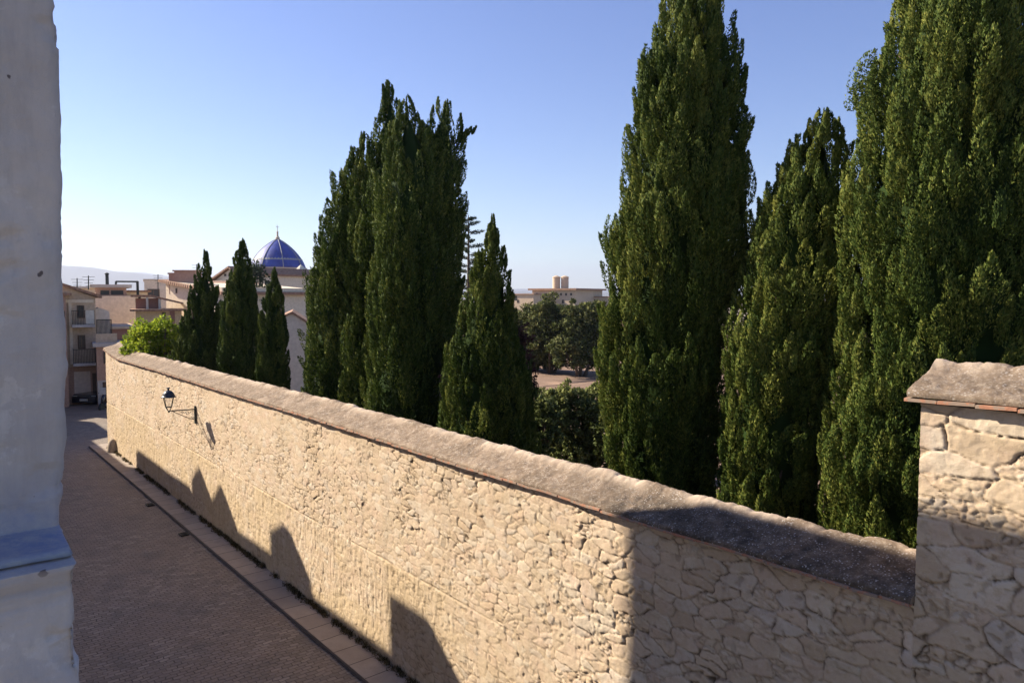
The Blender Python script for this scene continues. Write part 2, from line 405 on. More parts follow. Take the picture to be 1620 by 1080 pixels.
def relief(S, Z):
    """distance the stonework stands out, plus tone / crack / low attributes"""
    wx = .12 * (fbm(S * 3, Z * 3, 21) - .5); wz = .09 * (fbm(S * 3, Z * 3, 22) - .5)
    wx += .014 * (fbm(S * 14, Z * 14, 23) - .5) * 2; wz += .010 * (fbm(S * 14, Z * 14, 24) - .5) * 2
    e1, c1, ox1, oy1 = voro((S + wx) / .33, (Z + wz) / .16, 31, .95)
    e2, c2, ox2, oy2 = voro((S + wx) / .25, (Z + wz) / .125, 37, .95)
    e0, c0, ox0, oy0 = voro((S + wx) / .50, (Z + wz) / .21, 35, .95); kp = (S < S_PIER + .01) & (Z > 3.7 + .5 * (fbm(S * 3, Z * 3, 91) - .5))
    e1, c1, ox1, oy1 = [np.where(kp, a_, b_) for a_, b_ in ((e0 * 1.3, e1), (c0, c1), (ox0, ox1), (oy0, oy1))]
    k = sstep(-.6, .6, (S - 1.5) + 2.5 * (fbm(S * .8, Z * .8, 5) - .5)) > .5
    e = np.where(k, e2 * .12, e1 * .16); c = np.where(k, c2, c1)
    ox = np.where(k, ox2, ox1); oy = np.where(k, oy2, oy1)
    es, cs, _, _ = voro((S + wx) / .115, (Z + wz) / .062, 39, .95)
    sub = ((c * 53.1) % 1) > .83                            # some places are pinned with small stones
    c = np.where(sub, (c + cs * .6) % 1, c); e = np.where(sub, np.minimum(e, es * .062), e)
    e = np.abs(e + .014 * (fbm(S * 22, Z * 26, 95, 3) - .5))
    far = sstep(2, 16, S)
    base = street_z(S)
    seam = base + 2.02 + .05 * (fbm(S * .5, S * 0, 8) - .5)
    low = sstep(-.03, .03, seam - Z + .10 * (fbm(S * 4, Z * 4, 9) - .5)) * sstep(1.5, 6.5, S)
    skin = fbm(S * 1.1 + 3, Z * 1.3, 12, 5)               # where render covers the joints
    op = sstep(.32, .60, skin + .22 * (fbm(S * 5, Z * 5, 13) - .5)) * (1 - .15 * far) * (1 - .5 * low)
    op = np.maximum(op, .50 * (1 - .6 * far)); op = np.where(S < 1, np.maximum(op, .62), op); fl = np.where(S < 1, .50, .25)
    op = op * (fl + (1 - fl) * sstep(.36, .52, fbm(S * 4.5, Z * 6, 96, 3)))
    wdt = .0050 + .009 * fbm(S * 6, Z * 6, 14) ** 1.5
    crack = np.exp(-(e / wdt) ** 2) * op * np.where(sub, .6, 1.0)
    tilt = ((c * 37.7) % 1 - .5) * ox * .03 + ((c * 91.3) % 1 - .5) * oy * .03
    dome = np.minimum(e / .03, 1) * .004
    amp = np.where(S < 1, 1.25, 1.0) * (1 - .05 * far)
    h = amp * (((c * 13.7) % 1 - .5) * np.where(S < 1, .014, .009) * op + tilt * op + dome * op - np.where(S < S_PIER, .036, np.where(S < 1, .026, .018)) * crack)
    h += np.where(S < 1, .015, .007) * (fbm(S * 7, Z * 9, 15, 4) - .5) + np.where(S < 1, .008, .005) * (fbm(S * 24, Z * 28, 16, 3) - .5) + .03 * (fbm(S * .7, Z * .7, 17, 3) - .5)
    # pits
    qx = 1.8 * fbm(S * 8, Z * 8, 81); qz = 1.8 * fbm(S * 8 + 40, Z * 8, 82)
    pit = sstep(.76, .82, vn(S * 15 + qx, Z * 17 + qz, 18)) * sstep(.42, .58, fbm(S * 2, Z * 2, 19))
    h -= .012 * pit
    hl = .018 * (fbm(S * 9, Z * 2.2, 41, 4) - .5) + .013 * (fbm(S * 22, Z * 9, 42, 3) - .5) - .010 * sstep(.72, .80, vn(S * 14, Z * 9, 43))
    h = h * (1 - .45 * low) + hl * low
    sm = np.exp(-((Z - seam) / .012) ** 2) * sstep(1, 5, S) * sstep(.3, .5, fbm(S * 2.5, S * 0 + 3, 44))
    h -= .02 * sm; h += .012 * low
    tone = .12 + .76 * ((c * 7.31) % 1); tone = .5 + (tone * 1.25 - .62) * (.55 + .45 * op)
    cr = np.clip(crack * 1.1 + .35 * pit + .5 * sm, 0, 1)
    return h, tone, cr, low * (.15 + .65 * sstep(.35, .6, fbm(S * .9, Z * .9, 45)))

def masonry(name, ss, z0f, z1f, nz, thick, parent, end_rough=lambda c, z: 1.0):
    S = np.repeat(ss[:, None], nz, 1); t = np.linspace(0, 1, nz)[None, :]
    Z0 = z0f(ss)[:, None]; Z1 = z1f(ss)[:, None]; Z = Z0 + (Z1 - Z0) * t
    h, tone, cr, low = relief(S, Z)
    # rounded ends so that the arris is ragged rather than razor-straight
    V = np.stack([P0[0] + A[0] * S + N[0] * h, P0[1] + A[1] * S + N[1] * h, Z], -1)
    nu = len(ss)
    back = np.stack([P0[0] + A[0] * ss - N[0] * thick, P0[1] + A[1] * ss - N[1] * thick], -1)
    bv = np.concatenate([np.column_stack([back, Z0[:, 0]]), np.column_stack([back, Z1[:, 0]])])
    a = np.arange(nu - 1); bf = np.stack([a, a + nu, a + nu + 1, a + 1], 1)
    # top
    tv = np.concatenate([V[:, -1], bv[nu:]]); tf = np.stack([a, a + 1, a + 1 + nu, a + nu], 1)
    # ends: several columns with noise
    ev = []; ef = []; k = 0; nb = 14
    for col, sg in ((0, -1), (nu - 1, 1)):
        fr = V[col]; rows = []
        for q in np.linspace(0, 1, nb):
            p = fr * (1 - q) + np.column_stack([np.repeat(back[col][None], nz, 0), fr[:, 2]]) * q
            dis = (.05 * (fbm(fr[:, 2] * 5, np.full(nz, q * 6), 51 + col % 7) - .5)) * math.sin(math.pi * min(q * 3, .5)) * sg * end_rough(col, fr[:, 2])
            p[:, 0] += A[0] * dis; p[:, 1] += A[1] * dis; rows.append(p)
        R = np.concatenate(rows); ev.append(R)
        i, j = np.meshgrid(np.arange(nb - 1), np.arange(nz - 1), indexing='ij'); q = (i * nz + j).ravel() + k
        f = np.stack([q, q + nz, q + nz + 1, q + 1], 1)
        ef.append(f if sg > 0 else f[:, ::-1]); k += len(R)
    xv = np.concatenate([bv, tv] + ev); off = len(bv)
    xf = np.concatenate([bf, tf + off] + [f + off + len(tv) for f in ef])
    me = grid_mesh(name, V.reshape(-1, 3), nu, nz, {'tone': tone, 'crack': cr, 'low': low}, (xv, xf))
    return link(name, me, M['stone'], parent, True)

def coping(name, ss, zf, parent, seed, endcap=True):
    """mortared tile coping: a low ridged strip, eave 8 cm out over the lane"""
    prof = np.array([(.07, -.005), (.075, .03), (.065, .052), (.0, .075), (-.12, .108), (-.25, .145), (-.36, .178), (-.43, .205), (-.48, .235), (-.54, .262), (-.60, .268), (-.66, .258), (-.72, .225), (-.78, .19), (-.95, .14), (-1.12, .09), (-1.20, .05), (-1.20, -.005)])
    # resample densely
    d = np.concatenate([[0], np.cumsum(np.hypot(*np.diff(prof, axis=0).T))]); tt = np.linspace(0, d[-1], 64)
    pw, pz = np.interp(tt, d, prof[:, 0]), np.interp(tt, d, prof[:, 1]); nv = len(tt)
    S = np.repeat(ss[:, None], nv, 1); Wd = np.repeat(pw[None], len(ss), 0); Z = np.repeat(pz[None], len(ss), 0)
    rid = np.exp(-((Wd + .60) / .12) ** 2)
    ph = (S + .08 * fbm(S * 1.2, S * 0, seed)) / .42; saw = ph % 1
    hump = .030 * (np.sin(saw * math.pi) ** .5) + .035 * (_h(np.floor(ph), ph * 0, seed + 3) - .5)
    nz = .045 * (fbm(S * 2.2, Wd * 3, seed, 4) - .5) + .028 * (fbm(S * 15, Wd * 15, seed + 1, 4) - .5)
    topm = sstep(-.003, .06, Z)
    Z = Z + topm * nz + rid * hump
    joint = np.exp(-((saw - .5) * .42 / .012) ** 2) * rid
    Z -= .012 * joint
    Wd = Wd + (.02 * (fbm(S * 3, Z * 0 + 2, seed + 5) - .5)) * (1 - topm)
    V = np.stack([P0[0] + A[0] * S + N[0] * Wd, P0[1] + A[1] * S + N[1] * Wd, Z + zf(S)], -1)
    # close both ends with fans (as quads to a mid line)
    ex_v = []; ex_f = []; k = 0
    for col in (0, len(ss) - 1):
        R = V[col]; base = R.copy(); base[:, 2] = R[:, 2].min()
        ex_v += [R, base]; q = np.arange(nv - 1) + k; ex_f.append(np.stack([q, q + 1, q + 1 + nv, q + nv], 1)); k += 2 * nv
    me = grid_mesh(name, V.reshape(-1, 3), len(ss), nv, {'ridge': rid * sstep(.35, .6, fbm(S * 2, Wd * 2, seed + 8)), 'shade_crust': (1 - sstep(-.5, 2.2, S + 1.2 * (fbm(S * 1.5, Wd * 2, seed + 6) - .5))) * (1 - rid) * (1.0 if seed == 61 else .25)}, (np.concatenate(ex_v), np.concatenate(ex_f)))  # mask for painted shade and dark lichen, stronger towards the near end
    return link(name, me, M['coping'], parent, True)

def tile_edge(s0, s1, zf, parent, seed):
    rnd = random.Random(seed); m = MB(); s = s0
    while s < s1 - .05:
        l = min(rnd.uniform(.26, .32), s1 - s); dz = rnd.uniform(-.006, .006); o = rnd.uniform(.075, .098); z = float(zf(np.array(s + l / 2))) - .014 + dz
        tl = rnd.uniform(-.006, .006)
        pts = [W(s + .004, -.02, z - .013), W(s + l - .004, -.02, z - .013), W(s + l - .004, o, z - .016 + tl), W(s + .004, o + rnd.uniform(-.006, .006), z - .016 - tl)]
        m.prism(pts, (0, 0, .027)); s += l
    return m.build('tile_edge', M['terracotta'], parent)

wall = empty('stone_wall', W(14, 0, 0), 'long cream rubble stone wall beside the sloping lane, with rounded mortar coping', 'wall')
ss = np.concatenate([np.arange(S_PIER, 2.5, .014), np.arange(2.5, 10, .019), np.arange(10, S_END, .034), [S_END]])
masonry('masonry', ss, lambda s: street_z(s) - .35, lambda s: top_z(s) - .03, 300, 1.1, wall, lambda c, z: 0.0 if c == 0 else 1.0)
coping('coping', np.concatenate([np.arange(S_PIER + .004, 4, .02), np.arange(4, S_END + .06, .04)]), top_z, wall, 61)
tile_edge(S_PIER + .01, S_END + .05, top_z, wall, 3)

pier = empty('stone_pier', W(S_PIER - 1, 0, 0), 'taller rubble stone pier under a tiled cap at the near end of the wall', 'pier')
ssp = np.concatenate([np.arange(S_PR, -7, .08), np.arange(-7, S_PIER - .010, .0125), [S_PIER - .001]])
masonry('masonry', ssp, lambda s: street_z(s) - .35, lambda s: PIER_Z - .02 + 0 * s, 480, 1.1, pier, lambda c, z: np.where(z > 4.3, 1.0, 0.0))
coping('cap', np.concatenate([np.arange(S_PR, -7, .08), np.arange(-7, S_PIER + .10, .016)]), lambda s: PIER_Z + .045 + 0 * s, pier, 77)
tile_edge(S_PR, S_PIER + .12, lambda s: PIER_Z + .03 + 0 * s, pier, 9)

# guard stone at the far foot of the wall
gp = sw(on_z(177, 716, street_z(31.0)))
bs = MB(); p = W(S_END - 1.5, .12, street_z(S_END) + .02)
bs.lathe(p, [(.22, -.1), (.23, .1), (.21, .3), (.17, .48), (.09, .58), (.02, .61)], 12, 1, .8)
tag(bs.build('guard_stone', mottled('guard_stone', (.30, .24, .18), (.44, .36, .27), 5, 30), None, True), 'rounded pale guard stone at the far foot of the stone wall', 'guard stone')

# ------------------------------------------------------------------ lantern on its bracket
sl, zl = wall_hit(310, 648)
lamp = empty('wall_lantern', W(sl, 0, zl), 'old four sided street lantern on a scrolled iron bracket fixed to the stone wall', 'street lamp')
AR = .78
pl = MB(); 
pl.prism([W(sl - .05, .0, zl + .12), W(sl + .05, .0, zl + .12), W(sl + .05, .0, zl - .42), W(sl - .05, .0, zl - .42)], np.append(N * .045, 0)).build('wall_plate', M['iron'], lamp)
arm = MB(); arm.bar(W(sl, .03, zl + .02), W(sl, AR, zl + .04), .032, .032)
arm.bar(W(sl, .03, zl - .30), W(sl, .22, zl - .235), .02, .02); arm.bar(W(sl, .22, zl - .235), W(sl, AR - .1, zl + .02), .02, .02)
def scroll(c_w, c_z, r0, turns, sg):
    return [W(sl, c_w + sg * r0 * (1 - i / 26) * math.cos(i / 26 * turns * 2 * math.pi), zl + c_z + r0 * (1 - i / 26) * math.sin(i / 26 * turns * 2 * math.pi)) for i in range(25)]
for cw, cz, r in ((.10, -.10, .085), (.26, -.085, .07), (.40, -.05, .05), (.10, -.24, .05)):
    arm.tube(scroll(cw, cz, r, 1.4, 1), .008, 5)
arm.build('bracket', M['iron'], lamp)
LC = W(sl, AR, 0); LZ = zl + .06
def sq(r, z): return [(LC[0] + r * math.cos(t), LC[1] + r * math.sin(t), LZ + z) for t in (math.pi / 4 + k * math.pi / 2 + .35 for k in range(4))]
fr = MB(); r0, r1, h0, h1 = .110, .190, .10, .40
for k in range(4):
    fr.bar(sq(r0, h0)[k], sq(r1, h1)[k], .016); fr.bar(sq(.02, -.03)[k], sq(r0, h0)[k], .014)
    for (r, h) in ((r0, h0), (r1, h1)): fr.bar(sq(r, h)[k], sq(r, h)[(k + 1) % 4], .018)
fr.lathe((LC[0], LC[1], LZ), [(.012, -.07), (.03, -.05), (.03, -.02), (.012, 0)], 10)
fr.build('lantern_frame', M['iron'], lamp)
mg, nt, b = nodes('lantern_glass'); b.inputs['Base Color'].default_value = (.8, .78, .72, 1); b.inputs['Roughness'].default_value = .1
tp = nt.nodes.new('ShaderNodeBsdfTransparent'); mx = nt.nodes.new('ShaderNodeMixShader'); mx.inputs[0].default_value = .10
L(nt, tp.outputs[0], mx.inputs[1]); L(nt, b.outputs[0], mx.inputs[2]); L(nt, mx.outputs[0], nt.nodes['Material Output'].inputs['Surface'])
gl = MB()
for k in range(4):
    a_, b_ = sq(r0 * .97, h0), sq(r1 * .97, h1)
    gl.add([a_[k], a_[(k + 1) % 4], b_[(k + 1) % 4], b_[k]], [(0, 1, 2, 3)])
gl.build('glass', mg, lamp)
hd = MB(); c4 = math.pi / 4 + .35
hd.lathe((LC[0], LC[1], LZ), [(.215, .395), (.215, .415), (.185, .425), (.17, .47), (.14, .53), (.085, .585), (.035, .60)], 24)
hd.lathe((LC[0], LC[1], LZ), [(.035, .58), (.03, .63), (.028, .65), (.05, .665), (.06, .685), (.025, .69)], 12)
hd.build('hood', M['hood'], lamp, True)

# drain holes in the gutter
for px, py, lb in ((260, 800, 'small iron drain grate at the kerb below the wall lantern shadow'), (298, 847, 'larger iron drain grate at the kerb, nearer down the lane')):
    q = on_z(px, py, 0.1); s_, w_ = sw(q); z_ = street_z(s_) + .045
    d = empty('drain_grate', W(s_, KW + .18, z_), lb, 'drain grate')
    m = MB(); m.prism([W(s_ - .15, KW + .07, z_ - .03), W(s_ + .15, KW + .07, z_ - .03), W(s_ + .15, KW + .28, z_ - .03), W(s_ - .15, KW + .28, z_ - .03)], (0, 0, .012)); m.build('pit', mottled('drain_pit', (.006, .006, .006), (.012, .011, .01), 5, 20), d)
    m = MB()
    for t in np.linspace(-.13, .13, 5): m.bar(W(s_ + t, KW + .07, z_ - .008), W(s_ + t, KW + .28, z_ - .008), .018, .014)
    for w2 in (KW + .075, KW + .275): m.bar(W(s_ - .15, w2, z_ - .008), W(s_ + .15, w2, z_ - .008), .022, .018)
    m.build('grate', M['iron'], d)

# ------------------------------------------------------------------ houses on the lane side (they throw the shade on lane and wall)
WF = 6.3
def hs(px, py):
    s, z = wall_hit(px, py); t = WF / SN
    return s + t * SA, z + t * math.tan(SEL)
def gh(px, py):
    """facade position whose shadow falls at a spot on the lane: (s on facade, height)"""
    zz = .3; q = on_z(px, py, zz); s, w = sw(q); t = (WF - w) / SN
    return s + t * SA, zz + t * math.tan(SEL)
M['stucco'] = mottled('white_stucco', (.62, .60, .57), (.74, .71, .67), 1.5, 25, .9, .2, .01)
M['tileroof'] = roof_mat('clay_tiles', (.24, .13, .08), (.36, .22, .14))
def lane_house(s0, s1, z, label, stacks, first):
    h = empty('lane_house', W((s0 + s1) / 2, WF, 0), label, 'house', 'white houses along the lane')
    m = MB(); m.prism([W(s0, WF, -.5), W(s1, WF, -.5), W(s1, WF, z), W(s0, WF, z)], np.append(N * 5, 0)); m.build('wall', M['stucco'], h)
    m = MB(); m.prism([W(s0, WF + .0, z + .003), W(s0, WF + 2.5, z + .75), W(s0, WF + 5, z + .003)], np.append(A * (s1 - s0), 0)); rf = m.build('roof', M['tileroof'], h)
    for poly, dep in stacks:
        m = MB(); m.prism([W(a_, WF + .02, b_) for a_, b_ in poly], np.append(N * dep, 0)); m.build('chimney', M['stucco'], rf)
    n = max(2, int((s1 - s0) / 2.2))
    for k in range(n):
        sc = s0 + (k + .5) * (s1 - s0) / n
        for zz, hh in ((1.2, 2.1), (4.6, 1.4)):
            m = MB(); m.prism([W(sc - .45, WF - .02, zz - hh / 2), W(sc + .45, WF - .02, zz - hh / 2), W(sc + .45, WF - .02, zz + hh / 2), W(sc - .45, WF - .02, zz + hh / 2)], np.append(N * .015, 0)); m.build('shutter', M['kerb'], h)
    return h
ev = lambda px, py: hs(px, py)
def poly_px(pts, drop=1.5):
    p = [hs(*q) for q in pts]; zb = min(q[1] for q in p) - drop
    return [(p[0][0], zb)] + p + [(p[-1][0], zb)]
e1 = hs(576, 1001); e2 = hs(385, 845); e3 = hs(283, 758); e0 = hs(216, 728); ee = hs(217.5, 710)
sEnd1 = hs(760, 1070)[0]
hA, hB = e1[1], e2[1]
lane_house(sEnd1, hs(480, 915)[0], hA, 'white tile roofed house across the lane, nearest of the row, with a square stack', [(poly_px([(615.5, 936), (675, 974)]), .75)], True)
lane_house(hs(480, 915)[0] + .01, hs(300, 767)[0], hB, 'white tile roofed house across the lane, middle of the row, with three pointed stacks',
           [(poly_px([(427, 838), (447, 826), (458, 838)]), .7), (poly_px([(303, 757), (315, 735.5), (322, 754)]), .7), (poly_px([(334, 790), (348, 764), (353, 775)]), .6)], False)
zc = hs(260, 742)[1]
lane_house(hs(300, 767)[0] + .01, e0[0], e3[1], 'white tile roofed house across the lane, last before the gap, with a sloping parapet', [(poly_px([(298, 767), (268, 747), (237, 724), (217.5, 710)]), .4)], False)
g1 = gh(185, 735); g2 = gh(145, 690); g3 = gh(150, 672); g4 = gh(150, 662)
lane_house(e0[0] + .02, gh(150, 689)[0], (g1[1] + g2[1]) / 2, 'low white house across the lane past the gap in the row', [], False)
lane_house(gh(150, 689)[0] + .02, g3[0], 9.5, 'tall white house across the lane at its far bend', [], False)
lane_house(g4[0], g4[0] + 14, 10.5, 'tall white house closing the far end of the lane row', [], False)

# the white house whose corner and ledge stand at the left edge of the view
pz = wall_hit(1456, 797)[1]; c0 = wall_hit(990, 900)[0]
E_ = at(99, 560, 2.35); sE, wE = sw(E_); WH = wE + .06
tt_ = WH / SN
ztop = pz + tt_ * math.tan(SEL); sC = c0 + tt_ * SA
wh = empty('white_house', W(sE + 4, WH + 2, 0), 'tall whitewashed house corner with a blue washed ledge at the left edge of the view', 'house')
m = MB(); m.prism([W(sE + .12, WH, -.5), W(sC, WH, -.5), W(sC, WH, ztop), W(sE + .12, WH, ztop)], np.append(N * 5, 0)); m.build('wall', M['stucco'], wh)
m = MB(); m.prism([W(sE + .12, WH + .05, ztop + .003), W(sC - .02, WH + .05, ztop + .003), W(sC - .02, WH + .3, ztop + .06), W(sE + .12, WH + .3, ztop + .06)], np.append(N * 4.6, 0)); m.build('roof', M['tileroof'], wh)

def plaster_face(name, zs, wfun, sfun, blue, strata, n=150):
    """swept wall end: runs along the end face to a soft corner, then back along the lane face"""
    q = np.linspace(0, 1, n)
    Zs, Q = np.meshgrid(zs, q, indexing='ij')
    w0 = np.interp(zs, *wfun)[:, None]; s0 = np.interp(zs, *sfun)[:, None]
    r = .035
    # path: from w0+1.6 to corner at w0 (along -N .. the lane is at smaller w) then away along +s
    Lf = 1.6; La = .6; d = Q * (Lf + La)
    ww = np.where(d < Lf - r, w0 + Lf - d, w0 + r * (1 - np.sin(np.clip((d - (Lf - r)) / (r * 1.57), 0, 1) * 1.57)))
    so = np.where(d < Lf - r, 0, r * (1 - np.cos(np.clip((d - (Lf - r)) / (r * 1.57), 0, 1) * 1.57)) + np.maximum(0, d - (Lf - r) - r * 1.57))
    dn = .018 * (fbm(d * 9, Zs * 9, 71, 5) - .5) + .007 * (fbm(d * 30, Zs * 26, 76, 4) - .5) - .012 * sstep(.62, .68, fbm(d * 5, Zs * 6, 77, 4)) + .03 * (fbm(d * 1.8, Zs * 1.8, 72, 3) - .5)
    st = strata(Zs) * fbm(Q * 9, Zs * 70, 73, 3)
    dn = dn - .012 * st
    face = d < Lf - r * .3
    s_ = s0 + so - np.where(face, dn, 0); w_ = ww - np.where(face, 0, dn) + (.012 * (fbm(Zs * 9, Zs * 0 + 4, 75, 5) - .5) - .008) * sstep(Lf - .3, Lf, d)
    V = np.stack([P0[0] + A[0] * s_ + N[0] * w_, P0[1] + A[1] * s_ + N[1] * w_, Zs + 0 * Q], -1)
    bl = blue(Zs) + 0 * Q
    me = grid_mesh(name, V.reshape(-1, 3), len(zs), n, {'blue': bl, 'strata': st})
    return link(name, me, M['white'], wh, True)

# profile of the silhouette taken at the corner: photo (x, y) -> (w, z) with s rising behind the ledge
def corner(px, py, s):
    r = ray(px, py); a_ = r[:2] @ A; t = (s + P0 @ A) / a_; p = r * t
    return float((p[:2] - P0) @ N), p[2] + CAMZ
sU, sM, sLo = sE, sE - .16, sE - .30
up = [corner(85, 0, sU), corner(89, 100, sU), (corner(95, 300, sU)), corner(97, 420, sU), corner(102, 560, sU), corner(105, 690, sU), corner(99, 770, sU), corner(93, 800, sU), corner(94, 832, sU)]
zt_up = up[-1][1]; top_extra = (up[0][0] + .1, up[0][1] + 2.5)
prof = [(w_, z_, sU) for w_, z_ in [top_extra] + up]
led = [corner(99, 845, sE - .06) + (sE - .06,), corner(107, 860, sE - .14) + (sE - .14,), corner(107, 871, sE - .2) + (sE - .2,), corner(117, 879, sE - .27) + (sE - .27,), corner(123, 893, sE - .32) + (sE - .32,), corner(122, 905, sE - .33) + (sE - .33,), corner(121, 960, sE - .33) + (sE - .33,), corner(127, 1040, sE - .34) + (sE - .34,), corner(130, 1090, sE - .35) + (sE - .35,), corner(140, 1300, sE - .36) + (sE - .36,)]
allp = prof + [(a_, b_, c_) for a_, b_, c_ in led]
allp.sort(key=lambda t: t[1])
pzs = np.array([t[1] for t in allp]); pws = np.array([t[0] for t in allp]); pss = np.array([t[2] for t in allp])
zl1, zl0 = led[0][1], led[4][1]
zs = np.unique(np.concatenate([np.arange(pzs[0], zl0, .006), np.linspace(zl0 - .01, zt_up + .01, 60), np.arange(zt_up, pzs[-1], .012)]))
plaster_face('plaster_corner', zs, (pzs, pws), (pzs, pss),
             lambda Z: sstep(zl0 - .02, zl0 + .03, Z) * (1 - sstep(zt_up - .01, zt_up + .01, Z)) + .55 * sstep(zt_up - .01, zt_up + .01, Z) * (1 - sstep(zt_up, zt_up + .22, Z)) + .12 * (1 - sstep(zl0 - .3, zl0 - .1, Z)),
             lambda Z: sstep(zl0 - .11, zl0 - .05, Z) * (1 - sstep(zl0 - .015, zl0 + .005, Z)) * 1.1)

# ------------------------------------------------------------------ vegetation
def leaves(C, D, Nn, ln, wd, rng, ref):
    """one diamond leaf per row: centre C, direction D, face normal Nn turned to the side of ref"""
    Nn = np.where((Nn * ref).sum(1, keepdims=True) < 0, -Nn, Nn)
    side = np.cross(D, Nn); side /= np.linalg.norm(side, axis=1, keepdims=True) + 1e-9
    ln = ln[:, None]; wd = wd[:, None]
    b = C - D * ln * .5; t = C + D * ln * .5; m1 = C + side * wd * .5 - D * ln * .08; m2 = C - side * wd * .5 - D * ln * .08
    V = np.stack([b, m1, t, m2], 1).reshape(-1, 3)
    Q = np.arange(len(C) * 4).reshape(-1, 4)
    return V, Q

def clump_leaves(cen, axis, rad, per, ln, wd, tint, rng, up_bias=.74, spread=.26, shell=.80, tint_noise=.20, lift=0.3, out=None):
    """cen (n,3), axis (n,3) unit, rad (n,2)=(across, along)"""
    n = len(cen); k = per; tot = n * k
    u = rng.normal(size=(tot, 3)); u /= np.linalg.norm(u, axis=1, keepdims=True)
    if out is not None:       # leave the side of a plume that faces the trunk bare
        od = (u * np.repeat(out, k, 0)).sum(1, keepdims=True); u = np.where(od < -.15, u - 2 * od * np.repeat(out, k, 0), u)
    ax = np.repeat(axis, k, 0); ra = np.repeat(rad, k, 0); c = np.repeat(cen, k, 0)
    al = (u * ax).sum(1, keepdims=True); perp = u - ax * al
    rr = (shell + (1 - shell) * rng.random((tot, 1)) ** .6)
    taper = 1 - .45 * np.clip(al, 0, 1)                      # pointed upward
    P = c + (perp * ra[:, :1] * taper + ax * al * ra[:, 1:]) * rr
    nrm = perp / (ra[:, :1] + 1e-6) + ax * al / ra[:, 1:]; nrm /= np.linalg.norm(nrm, axis=1, keepdims=True)
    D = nrm * (1 - up_bias) + ax * up_bias + rng.normal(size=(tot, 3)) * spread; D /= np.linalg.norm(D, axis=1, keepdims=True)
    Nn = nrm + np.array([0, 0, lift * .5]) + rng.normal(size=(tot, 3)) * .8
    Nn -= D * (Nn * D).sum(1, keepdims=True); Nn /= np.linalg.norm(Nn, axis=1, keepdims=True) + 1e-9
    sc = rng.uniform(.65, 1.3, tot)
    V, Q = leaves(P, D, Nn, ln * sc, wd * sc, rng, nrm)
    Sn = nrm * .6 + .8 * Nn * np.sign((Nn * nrm).sum(1, keepdims=True)); Sn /= np.linalg.norm(Sn, axis=1, keepdims=True)
    T = np.clip(np.repeat(tint, k) + rng.normal(size=tot) * tint_noise, 0, 1)
    return V, Q, np.repeat(T, 4), np.repeat(Sn, 4, 0)

def crown(name, groups, mat, parent, core=None):
    Vs, Qs, Ts, Ns, o = [], [], [], [], 0
    for V, Q, T, Sn in groups:
        Vs.append(V); Qs.append(Q + o); Ts.append(T); Ns.append(Sn); o += len(V)
    if core is not None:
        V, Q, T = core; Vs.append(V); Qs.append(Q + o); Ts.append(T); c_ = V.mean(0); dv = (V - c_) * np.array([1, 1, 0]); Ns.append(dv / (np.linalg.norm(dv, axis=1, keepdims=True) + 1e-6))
    me = raw_mesh(name, np.concatenate(Vs), np.concatenate(Qs), {'tint': np.concatenate(Ts)})
    me.polygons.foreach_set('use_smooth', np.ones(len(me.polygons), dtype=bool))
    me.normals_split_custom_set_from_vertices(np.concatenate(Ns).astype(np.float32))
    return link(name, me, mat, parent)

